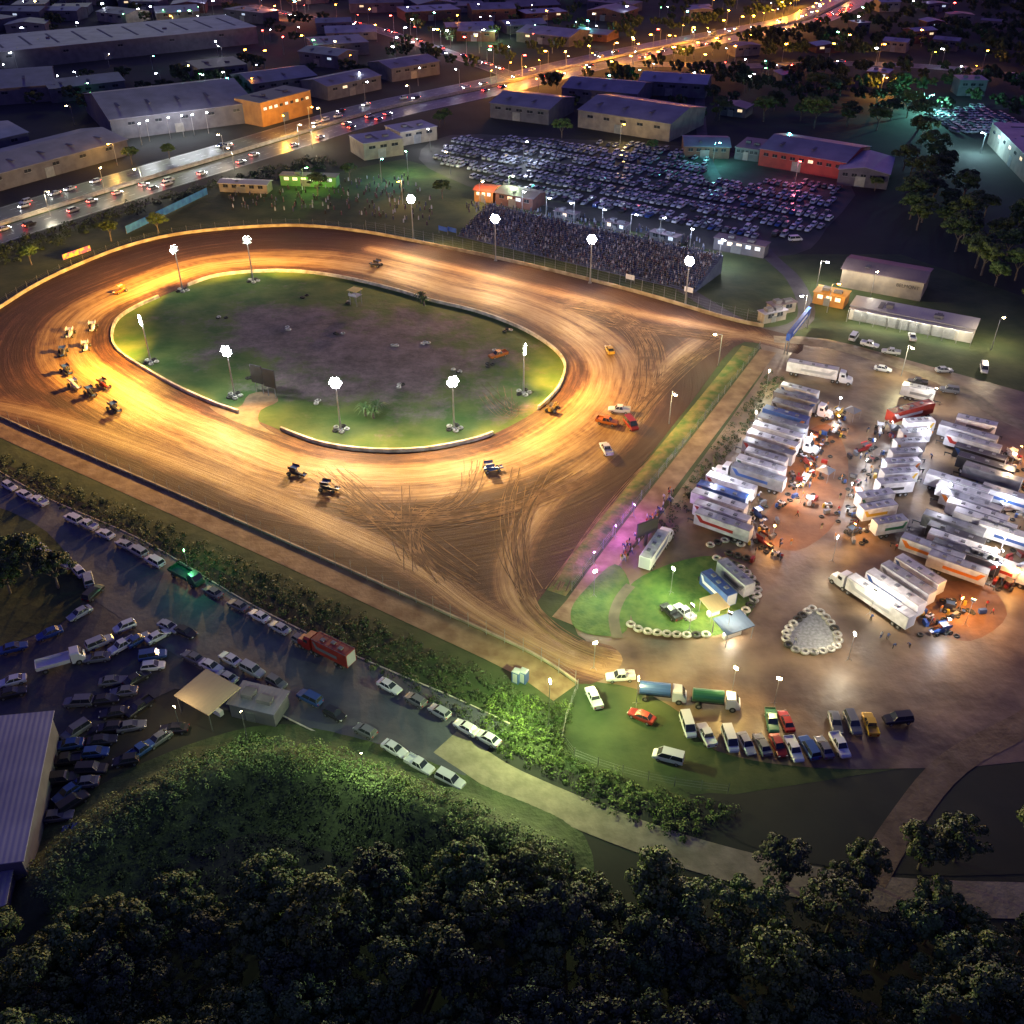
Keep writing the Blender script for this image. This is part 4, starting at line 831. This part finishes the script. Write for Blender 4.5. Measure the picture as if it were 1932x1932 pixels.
# ---------------------------------------------------------------- terrace
A=g(850,452); ta=D(-34); Lt=92; m_=MB(); ns=20
for k in range(ns): m_.box(Lt/2,4+k+.5,(k+1)*.15,Lt,1.0,(k+1)*.3)
put('spectator_terrace',m_.mesh('terrace',[M('terrace_blue',(.045,.06,.12),(.07,.09,.16),scale=.5)]),A,ta,'stepped blue spectator terrace facing the track','grandstand')
cv=MB()
for k in range(ns):
    for j in range(int(Lt/.62)):
        if R.random()<.6:
            x=j*.62+R.uniform(-.15,.15); y=4+k+.5+R.uniform(-.2,.2); z=(k+1)*.3; mi=R.choice([0,0,0,2,3,3,4,0,1])
            cv.box(x,y,z+.4,.42,.3,.8,mi,0,.8,.9); cv.box(x,y,z+.92,.2,.22,.25,5,0,.8,.8)
put('crowd',cv.mesh('crowd',[cl('navy',(.05,.065,.12)),cl('lightgrey',(.28,.31,.40)),cl('black',(.025,.03,.04)),cl('slate',(.08,.11,.19)),cl('maroon',(.07,.04,.07)),M('skin_far',(.22,.19,.20))],normals=False),A,ta,'dense seated crowd filling the terrace','crowd',kind='stuff')
cv=MB()
for q in fillpoly(G([(420,370),(600,345),(760,330),(820,380),(820,430),(700,410),(560,400),(430,400)]),2.6,.5):
    if R.random()<.45: cv.box(q[0],q[1],.75,.5,.35,1.3,R.randrange(4),R.random()*3,.7,.8); cv.box(q[0],q[1],1.52,.22,.22,.26,4,0,.8,.8)
for q in fillpoly(G([(880,385),(960,380),(1330,455),(1330,472),(1100,430),(880,400)]),1.8,.5):
    if R.random()<.5: cv.box(q[0],q[1],.75,.5,.35,1.3,R.randrange(4),R.random()*3,.7,.8); cv.box(q[0],q[1],1.52,.22,.22,.26,4,0,.8,.8)
struct('crowd',cv.mesh('crowd',[MATS['cloth_navy'],MATS['cloth_lightgrey'],MATS['cloth_black'],MATS['cloth_maroon'],MATS['skin_far']],normals=False),'stuff')['label']='spectators scattered over the grass bank'
# ---------------------------------------------------------------- buildings
rA=ribbed('roof_purple_grey',(.12,.12,.17),(.19,.19,.25)); rB=ribbed('roof_light',(.20,.20,.27),(.30,.30,.37)); rC=ribbed('roof_brown',(.10,.08,.10),(.15,.12,.13)); rD=ribbed('roof_white',(.42,.42,.45),(.36,.36,.39))
wA=M('wall_cream',(.27,.24,.20),(.18,.16,.14),scale=.3); wB=M('wall_brick',(.15,.07,.055),(.10,.05,.045),scale=.5); wC=M('wall_grey',(.12,.12,.14),(.08,.08,.10),scale=.3); wR=M('wall_red',(.3,.05,.045),(.22,.04,.04),scale=.3); wO=M('wall_orange',(.42,.2,.05),(.3,.14,.04),scale=.3)
def bld(p0,p1,depth,h,wm,rm,roof='gable',rise=None,nwin=5,ndoor=1,litf=.06,lab='warehouse with a ribbed metal roof',name='warehouse',cat='building',grp=None,text=None,world=False):
    if not world: p0=g(*p0);p1=g(*p1)
    W=dist(p0,p1); rz=ang(p0,p1); rise=rise if rise is not None else min(W,depth)*.09
    w_=MB(); w_.add([(0,0,0),(W,0,0),(W,depth,0),(0,depth,0),(0,0,h),(W,0,h),(W,depth,h),(0,depth,h)],[(0,1,5,4),(1,2,6,5),(2,3,7,6),(3,0,4,7)])
    r=MB(); e_=.5
    if roof=='gable':
        w_.add([(0,0,h),(0,depth,h),(0,depth/2,h+rise)],[(0,1,2)]); w_.add([(W,0,h),(W,depth,h),(W,depth/2,h+rise)],[(2,1,0)])
        sl_=rise/(depth/2)*e_
        r.loft([[(-e_,-e_,h-sl_+.02),(W+e_,-e_,h-sl_+.02),(W+e_,-e_,h-sl_+.2),(-e_,-e_,h-sl_+.2)],[(-e_,depth/2,h+rise+.02),(W+e_,depth/2,h+rise+.02),(W+e_,depth/2,h+rise+.2),(-e_,depth/2,h+rise+.2)],[(-e_,depth+e_,h-sl_+.02),(W+e_,depth+e_,h-sl_+.02),(W+e_,depth+e_,h-sl_+.2),(-e_,depth+e_,h-sl_+.2)]])
        for k in range(int(W/14)): r.box(7+k*14,depth*.27,h+rise*.54+.32,1.2,depth*.25,.12,1)
    elif roof=='gablex':
        w_.add([(0,0,h),(W,0,h),(W/2,0,h+rise)],[(0,1,2)]); w_.add([(0,depth,h),(W,depth,h),(W/2,depth,h+rise)],[(2,1,0)]); sl_=rise/(W/2)*e_
        r.loft([[(-e_,-e_,h-sl_+.02),(-e_,depth+e_,h-sl_+.02),(-e_,depth+e_,h-sl_+.2),(-e_,-e_,h-sl_+.2)],[(W/2,-e_,h+rise+.02),(W/2,depth+e_,h+rise+.02),(W/2,depth+e_,h+rise+.2),(W/2,-e_,h+rise+.2)],[(W+e_,-e_,h-sl_+.02),(W+e_,depth+e_,h-sl_+.02),(W+e_,depth+e_,h-sl_+.2),(W+e_,-e_,h-sl_+.2)]])
    else:
        r.box(W/2,depth/2,h+.12,W+.6,depth+.6,.2); r.box(W*.3,depth*.5,h+.7,2,2,.9,1); r.box(W*.7,depth*.4,h+.6,2.5,1.5,.8,1)
        for k in range(int(W/16)): r.box(8+k*16,depth*.5,h+.3,1.4,depth*.6,.15,1)
    parts=[('wall',w_.mesh('wall',[wm])),('roof',r.mesh('roof',[rm,wC]))]
    for k in range(ndoor):
        d_=MB(); dw=min(4,W*.2); d_.box(0,0,min(2,h*.35),dw,.1,min(4,h*.7)); 
        for j in range(5): d_.box(0,-.06,.5+j*min(3.4,h*.6)/5,dw,.03,.06)
        parts.append(('door',d_.mesh('door',[steel]),((k+.5)*W/ndoor*.8+W*.05,-.04,0)))
    for k in range(nwin):
        n_=MB(); ww=min(3,W/nwin*.5); n_.box(0,0,0,ww,.08,1.2,0); n_.box(0,-.05,-.68,ww+.3,.12,.1,1); n_.box(0,-.045,0,.06,.03,1.2,1)
        parts.append(('window',n_.mesh('window',[R.choice([Ewin,Ewinb]) if R.random()<litf else glass,steel]),((k+.75)*W/(nwin+.5),-.03,h*.72)))
    o=put(name,None,(p0[0],p0[1],0),rz,lab,cat,grp,parts)
    if text:
        cu=bpy.data.curves.new('sign','FONT'); cu.body=text; cu.size=1.5; cu.extrude=.03; t=bpy.data.objects.new('tmp',cu); COL.objects.link(t)
        m2=bpy.data.meshes.new_from_object(t.evaluated_get(bpy.context.evaluated_depsgraph_get())); bpy.data.objects.remove(t); m2.materials.clear(); m2.materials.append(M('sign_dark',(.05,.05,.06)))
        c=link(bpy.data.objects.new('lettering',m2)); c.parent=o; c.location=(W*.68,-.08,h*.58); c.rotation_euler=(math.pi/2,0,0)
    return o
KEY=[((-60,140),(488,82),60,10,wC,rB,'flat',dict(lab='huge flat roofed warehouse with skylight strips')),((-200,215),(110,190),50,8,wC,rA,'gable',{}),
 ((215,265),(485,230),62,9,wC,rA,'gable',dict(lab='large warehouse with a floodlit pale facade')),((497,240),(590,214),18,11,wO,rC,'flat',dict(lab='orange lit showroom building',nwin=9,litf=.6)),
 ((-40,372),(245,292),32,6.5,wC,rA,'gable',{}),((-150,330),(60,280),30,7,wC,rB,'gable',{}),((620,190),(720,168),22,7,wC,rA,'gable',{}),
 ((100,195),(240,178),24,7,wC,rA,'gable',{}),((480,185),(600,168),30,7,wC,rA,'gable',{}),((380,160),(470,150),26,8,wC,rC,'flat',{}),((740,155),(830,140),24,7,wC,rA,'gable',{}),
 ((688,303),(762,292),16,7,wA,rB,'flat',dict(lab='cream shed beside the car park',nwin=3)),((757,276),(825,264),14,6,wA,rB,'flat',dict(nwin=3)),
 ((1090,240),(1262,268),38,8,wA,rA,'gable',{}),((925,222),(1035,236),30,7,wC,rA,'gable',{}),((1060,192),(1200,205),30,7,wC,rA,'gable',{}),((1205,178),(1330,186),25,7,wC,rB,'gable',{}),
 ((1430,312),(1590,340),30,7,wR,rA,'gable',dict(lab='red walled club building with a grey roof',nwin=9,litf=.3)),((1578,348),(1672,358),26,6,wC,rB,'gablex',dict(lab='gable roofed hall with pale roof')),((1290,298),(1375,300),18,5,wB,rA,'gable',{}),((1385,300),(1430,306),18,5,wC,rC,'flat',{}),
 ((1862,270),(1960,375),30,9,wA,rB,'flat',dict(lab='long teal lit warehouse',nwin=9,litf=.4)),
 ((530,350),(635,354),5,4,M('stall_green',(.12,.3,.10)),rC,'flat',dict(lab='green lit bar building on the bank',nwin=6,litf=1,name='kiosk')),
 ((415,362),(505,366),6,3.5,wA,rD,'gable',dict(lab='long low white roofed shed on the bank',name='shed')),
 ((1583,541),(1735,569),13,6,wA,rC,'gable',dict(lab='large beige shed with a sign on the wall',name='shed',nwin=0,ndoor=0,text='BELMONT')),
 ((1532,572),(1590,584),6,3.6,wO,M('orange_roof',(.45,.24,.05)),'flat',dict(lab='canteen with orange lit roof',name='canteen',nwin=3,litf=1)),
 ((935,385),(1005,398),10,4.5,wB,rC,'gable',dict(lab='brown roofed amenities block behind the terrace',name='amenities_block',nwin=4,litf=.8)),
 ((895,380),(930,384),8,4.5,wO,M('red_roof',(.4,.08,.04)),'gable',dict(lab='brightly lit food stall with red roof',name='food_stall',nwin=3,litf=1)),
 ((1045,411),(1085,419),3.5,2.6,wC,rC,'flat',dict(lab='low food stall behind the terrace',name='food_stall',nwin=3,litf=.5)),
 ((1140,431),(1180,440),3.5,2.6,wC,rC,'flat',dict(lab='low food stall behind the terrace',name='food_stall',nwin=3,litf=.5)),
 ((1225,451),(1275,463),3.5,2.6,wC,rC,'flat',dict(lab='low food stall behind the terrace',name='food_stall',nwin=3,litf=.5)),
 ((1345,470),(1440,488),5,4.0,wC,rC,'flat',dict(lab='yellow trimmed stall at the terrace end',name='food_stall',nwin=5,litf=1)),
 ((437,1352),(520,1372),5,3,wC,rA,'flat',dict(lab='small grey shed in the wrecking yard',name='shed',nwin=0)),
 ((1440,612),(1482,603),3,3,wA,rB,'flat',dict(lab='tan shipping container office',name='site_office',nwin=2)),
 ((1455,596),(1500,588),3,3,wA,rC,'flat',dict(lab='brown shipping container office',name='site_office',nwin=2)),
]
for p0,p1,dp,h,wm,rm,rf,kw in KEY: bld(p0,p1,dp,h,wm,rm,rf,**kw)
a_=g(1600,602);b_=g(1832,648); o=bld((1600,602),(1832,648),8,4.2,M('garage_inner',(.36,.34,.3)),ribbed('garage_roof',(.34,.34,.35),(.28,.28,.3)),'flat',nwin=0,ndoor=9,lab='long white roofed pit garage with lit bays',name='pit_garage')
for k in range(9):
    t=(k+.5)/9; point(o,(dist(a_,b_)*t,-3.4,3.2),PL*.8,(1,.92,.72),.15)
b=MB(); Lg=dist(a_,b_); b.box(Lg/2,-1.1,4.05,Lg,2.4,.12,1)
for k in range(10): b.cyl((Lg*k/9,-2.2,0),(Lg*k/9,-2.2,4.0),.09,.09,6,0)
put('garage_awning',b.mesh('garage_awning',[steel,MATS['garage_roof']]),(a_[0],a_[1],.02),ang(a_,b_),'long pale awning on posts before the pit garage','awning')
p1=(-66.0,81.5); d_=(.974,.225); p0=(p1[0]-18*d_[0],p1[1]-18*d_[1]); bld(p0,p1,27,6,wC,rB,'gablex',world=True,lab='long grey roofed shed in the wrecking yard',name='shed',nwin=2,rise=.8)
p1=(-66.5,76); p0=(p1[0]-9*d_[0],p1[1]-9*d_[1]); bld(p0,p1,5,4,wC,rB,'flat',world=True,lab='small pale roofed annex shed',name='shed',nwin=1)
hwp=np.array(hw)
def nearroad(q,d=30): 
    return min(np.hypot(hwp[:,0]-q[0],hwp[:,1]-q[1]).min(), segdist([q],xr)[0][0]+12, segdist([q],xr2)[0][0]+12)<d
keyc=[(g(*k[0])[0],g(*k[0])[1],g(*k[1])[0],g(*k[1])[1],k[2]) for k in KEY]
def nearkey(q,d):
    for x0,y0,x1,y1,dp in keyc:
        if dist(q,((x0+x1)/2,(y0+y1)/2+dp/2))<max(dist((x0,y0),(x1,y1)),dp)/2+d: return True
    return False
FAR=[]
for yy in range(400,1180,40):
    for xx in range(-640,640,44):
        q=(xx+R.uniform(-12,12),yy+R.uniform(-10,10))
        if abs(q[0])>q[1]*.54+25: continue
        if nearroad(q,42) or nearkey(q,22): continue
        if q[1]<500 and -60<q[0]<230: continue
        if q[0]>150 and q[1]<560: continue
        big=q[0]<80; W=R.uniform(22,42) if big else R.uniform(10,18); dp=R.uniform(16,30) if big else R.uniform(9,13)
        if R.random()<(.88 if big else .45):
            a=D(R.choice([10,-5,20,-30])); p0=(q[0]-W/2*math.cos(a),q[1]-W/2*math.sin(a)); p1=(q[0]+W/2*math.cos(a),q[1]+W/2*math.sin(a))
            bld(p0,p1,dp,R.uniform(4,8),R.choice([wA,wB,wC,wC]),R.choice([rA,rA,rB,rC]),R.choice(['gable','flat','gablex']),world=True,nwin=3,ndoor=1,litf=.15,lab='distant suburban building with a dull metal roof',grp='distant suburban buildings',name='building'); FAR.append((q,max(W,dp)))
# ---------------------------------------------------------------- lamps in the city
def flamp(em,h,k=1.0):
    b=MB(); b.cyl((0,0,0),(0,0,h),.14,.08,6); b.cyl((0,0,h),(1.6,0,h+.3),.07,.05,5); b.box(1.9,0,h+.3,.9*k,.4*k,.2,0); b.box(1.9,0,h+.3-.1-.14*k,.8*k,.55*k,.28*k,1); return b.mesh('street_lamp',[steel,em])
LC=(('orange',(1,.34,.03),80),('white',(.85,.92,1),90),('warm',(1,.68,.28),80),('teal',(.2,1,.8),80),('red',(1,.04,.03),80),('green',(.2,1,.3),60))
LM={n:flamp(E('street_'+n,c,s),9) for n,c,s in LC}; LMF={n:flamp(MATS['street_'+n],10,1.6) for n,c,s in LC}; LMS={n:flamp(MATS['street_'+n],7,.7) for n,c,s in LC}
def slamp(q,c,grp='street lamps across the suburb',a=None): return put('street_lamp',((LMF if R.random()<.5 else LMS) if q[1]>600 else LM)[c],(q[0],q[1],0),R.uniform(0,6.3) if a is None else a,f'tall street lamp with a {c} glow','street lamp',grp)
OR=(1,.38,.03)
for i,p in enumerate(resample(ele,20)): 
    slamp((p[0]+4,p[1]-20),'orange','orange lamps along the motorway ramp'); o=slamp((p[0]-4,p[1]+21),'orange','orange lamps along the motorway ramp')
    if i%2==0: point(o,(1.9,-4,10),45000,OR,.6)
for i,p in enumerate(resample(xr,30)):
    o=slamp((p[0],p[1]+9),'orange','orange lamps along the cross road')
    if i%2==0: point(o,(1.9,0,9.8),13000,OR,.6)
for i,p in enumerate(resample(xr2,34)):
    o=slamp((p[0]+9,p[1]),R.choice(['red','orange','red']),'lamps along the side street')
    if i%2==0: point(o,(1.9,0,9.8),12000,(1,.30,.15),.6)
for i,p in enumerate(resample(hw,62)):
    o=slamp(p,'warm' if i<9 else 'orange','lamps in the motorway median')
    if g(960,156)[1]>p[1]: point(o,(0,0,11),3200,(1,.76,.6),.6)
    elif i%2: point(o,(0,0,11),13000,(1,.45,.15),.6)
for x,y in((565,262),(443,310),(590,268),(272,350),(95,395)): 
    o=slamp(g(x,y+12),'warm','lamps in the motorway median'); point(o,(0,0,7),7000,(1,.9,.65),.5)
for x,y in((283,262),(322,256),(347,252),(367,250),(394,246),(268,268)): o=slamp(g(x,y+6),'white','white lamps before the warehouse facade',a=1.5); point(o,(0,0,9.7),3400,(.85,.9,1),.5)
for x,y,c,pw,cc in((540,258,'orange',26,(1,.5,.06)),(585,240,'orange',10,(1,.5,.08)),(222,312,'orange',7,(1,.5,.08)),(205,225,'green',10,(.4,1,.2)),(1745,215,'teal',50,(.3,1,.85)),(1900,300,'teal',50,(.4,.9,1)),(1850,290,'white',25,(.5,.9,1)),(1480,290,'teal',9,(.2,1,.9)),(1345,310,'teal',6,(.2,1,.9)),(1500,345,'red',4,(1,.2,.3)),(1170,272,'orange',6,(1,.7,.2)),(575,362,'green',6,(.5,1,.15)),(720,345,'teal',5,(.3,.8,1)),(812,285,'white',7,WH),(988,310,'white',9,(.7,.8,1)),(760,385,'orange',5,(1,.5,.2)),(905,390,'warm',9,(1,.6,.3)),(960,375,'white',8,(.7,1,.5)),(1540,545,'white',10,(1,.9,.7)),(1513,612,'white',9,(1,.85,.6)),(1355,500,'white',8,WH),(1560,590,'orange',4,(1,.6,.15)),(1660,180,'orange',24,(1,.42,.05)),(1280,240,'warm',6,(1,.8,.5)),(770,330,'green',7,(.6,1,.4)),(850,330,'warm',8,(1,.9,.5)),(60,120,'white',12,(.8,.9,1)),(520,40,'orange',45,(1,.25,.10)),(940,80,'green',9,(.6,1,.3)),(1110,70,'teal',8,(.3,1,.9)),(330,60,'orange',12,(1,.6,.2)),(420,110,'white',8,(.9,.9,1)),(850,90,'white',8,(.9,.9,1)),(1640,570,'warm',4,(1,.9,.7)),(1870,660,'warm',9,(1,.8,.5)),(1700,710,'warm',9,(1,.9,.5)),(1262,800,'warm',7,(1,.85,.35)),(1355,690,'warm',5,(.9,1,.40))):
    o=slamp(g(x,y),c,'lamps around the showground'); point(o,(1.9,0,8.6),PL*pw,cc,.4)
for x,y in((1030,418),(1082,428),(1135,440),(1188,452),(1243,462),(1300,478),(985,405)):
    o=slamp(g(x,y),'white','lamps along the terrace walkway'); point(o,(1.9,0,8.6),PL*4.5,(.65,.75,1),.4)
for i in range(200):
    v=R.uniform(-15,250)*R.random()**.35; u=R.uniform(-20,1950); q=g(u,v)
    if v>190 and 800<u<1600: continue
    if u>1500 and R.random()<.35: continue
    c=R.choice(['white','white','white','warm','orange','orange','white','teal','red','green','white']) if u>450 else R.choice(['white','white','white','white','warm','teal','green'])
    slamp(q,c)
# ---------------------------------------------------------------- vegetation
for q in fillpoly(G([(-60,1830),(110,1790),(300,1730),(520,1690),(700,1680),(860,1680),(960,1640),(1100,1680),(1250,1720),(1500,1760),(1760,1750),(2050,1800),(2100,2150),(-120,2150)]),5.0,.42): tree(q[0],q[1],1.0)
for q in fillpoly(G([(1350,1575),(1600,1610),(2050,1600),(2050,1740),(1760,1740),(1600,1730),(1400,1640)]),8.5,.4): tree(q[0],q[1],.85)
for q in fillpoly(G([(1690,320),(1760,300),(1850,380),(1932,430),(2000,560),(1932,600),(1800,520),(1720,430)]),11,.4): tree(q[0],q[1],1.3,lab='dark dense tree beside the grounds',grp='trees in the creek belt')
for q in fillpoly(G([(1330,230),(1500,170),(1700,170),(1760,220),(1740,290),(1600,250),(1450,250)]),21,.4): tree(q[0],q[1],1.4,lab='dark tree among the houses',grp='trees around the houses')
for x,y in[(835,375),(838,235),(600,370),(660,340),(300,440),(210,455),(60,500),(60,1090),(20,1120),(110,1110),(30,1070),(250,310),(320,300),(1060,262),(830,240),(1230,290),(1650,360),(1350,225)]:
    q=g(x,y); tree(q[0],q[1],.9,lab='small tree standing on its own',grp='single trees around the grounds')
X=[]
for i in range(950):
    v=R.uniform(-10,235)*R.random()**.35; u=R.uniform(-30,1960) if i<600 else R.uniform(1150,1960); q=g(u,v)
    if nearroad(q,27) or any(dist(q,f[0])<f[1]*.62 for f in FAR) or nearkey(q,4): continue
    X.append(LOWV*R.uniform(.8,1.5)+np.array([q[0],q[1],0]))
o=struct('far_woodland',quadmesh('far_woodland',np.concatenate(X),[leafC]),'stuff'); o['label']='distant dark trees between the suburb roofs'
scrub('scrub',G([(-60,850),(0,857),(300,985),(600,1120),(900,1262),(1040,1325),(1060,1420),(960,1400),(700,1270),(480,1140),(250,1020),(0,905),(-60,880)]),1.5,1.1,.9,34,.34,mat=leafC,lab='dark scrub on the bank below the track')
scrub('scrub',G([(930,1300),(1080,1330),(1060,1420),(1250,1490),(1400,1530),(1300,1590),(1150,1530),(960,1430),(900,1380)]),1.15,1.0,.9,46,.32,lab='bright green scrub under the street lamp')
crest=smooth(G([(90,1700),(180,1610),(310,1525),(480,1465),(600,1475),(760,1530),(880,1585),(980,1630)]),5)
gx=np.arange(-85,25,1.0); gy=np.arange(64,116,1.0); GXX,GYY=np.meshgrid(gx,gy); pts=np.stack([GXX.ravel(),GYY.ravel()],1)
cd,_,_=segdist(pts,crest); hzv=3.8*np.exp(-(cd/5.6)**2)-.12+.45*np.sin(pts[:,0]*.55)*np.sin(pts[:,1]*.47)*np.exp(-(cd/5)**2)
nx,ny=len(gx),len(gy); fcs=[]
for j in range(ny-1):
    for i in range(nx-1):
        k=j*nx+i
        if max(hzv[k],hzv[k+1],hzv[k+nx],hzv[k+nx+1])>-.02: fcs.append((k,k+1,k+nx+1,k+nx))
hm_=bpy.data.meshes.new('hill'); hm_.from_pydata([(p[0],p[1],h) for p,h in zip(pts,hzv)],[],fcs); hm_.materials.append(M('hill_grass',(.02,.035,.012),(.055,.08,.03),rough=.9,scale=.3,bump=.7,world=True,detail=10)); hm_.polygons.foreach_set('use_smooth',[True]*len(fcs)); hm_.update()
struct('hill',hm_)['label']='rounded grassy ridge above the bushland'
cr2=resample(crest,1.5)
def hz(c):
    d=min(dist(c,p) for p in cr2); return max(0,3.8*math.exp(-(d/5.6)**2)-.2)
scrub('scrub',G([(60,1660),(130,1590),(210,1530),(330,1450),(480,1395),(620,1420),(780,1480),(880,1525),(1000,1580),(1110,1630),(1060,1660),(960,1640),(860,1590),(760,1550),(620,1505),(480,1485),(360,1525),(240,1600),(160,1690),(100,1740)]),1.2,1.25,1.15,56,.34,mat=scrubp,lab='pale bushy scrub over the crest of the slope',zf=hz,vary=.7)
scrub('scrub',G([(90,1740),(160,1690),(240,1600),(360,1525),(480,1485),(620,1505),(760,1550),(860,1590),(1040,1640),(1000,1690),(800,1720),(400,1780),(60,1830)]),1.6,1.2,1.2,36,.36,mat=leafC,lab='slope scrub with shade put into its dark leaf colour',zf=hz,vary=.6)  # dark leaf colour carries the shade of the hollow below the crest
st0=offset(bl,pitside*9.2); st1=offset(bl,pitside*13.5)
scrub('scrub',st0[2:15]+st1[2:15][::-1],1.5,.9,.8,34,.34,mat=leafC,lab='dark low scrub between the dirt lane and the pits')
scrub('scrub',G([(-120,520),(0,462),(240,390),(420,340),(600,295),(640,310),(560,335),(400,355),(200,425),(0,505),(-100,560)]),3.2,2.0,1.8,34,.7,mat=leafC,lab='dark bushes along the motorway edge')
print('objects',len(bpy.data.objects),len(pos),pitside,side_out)
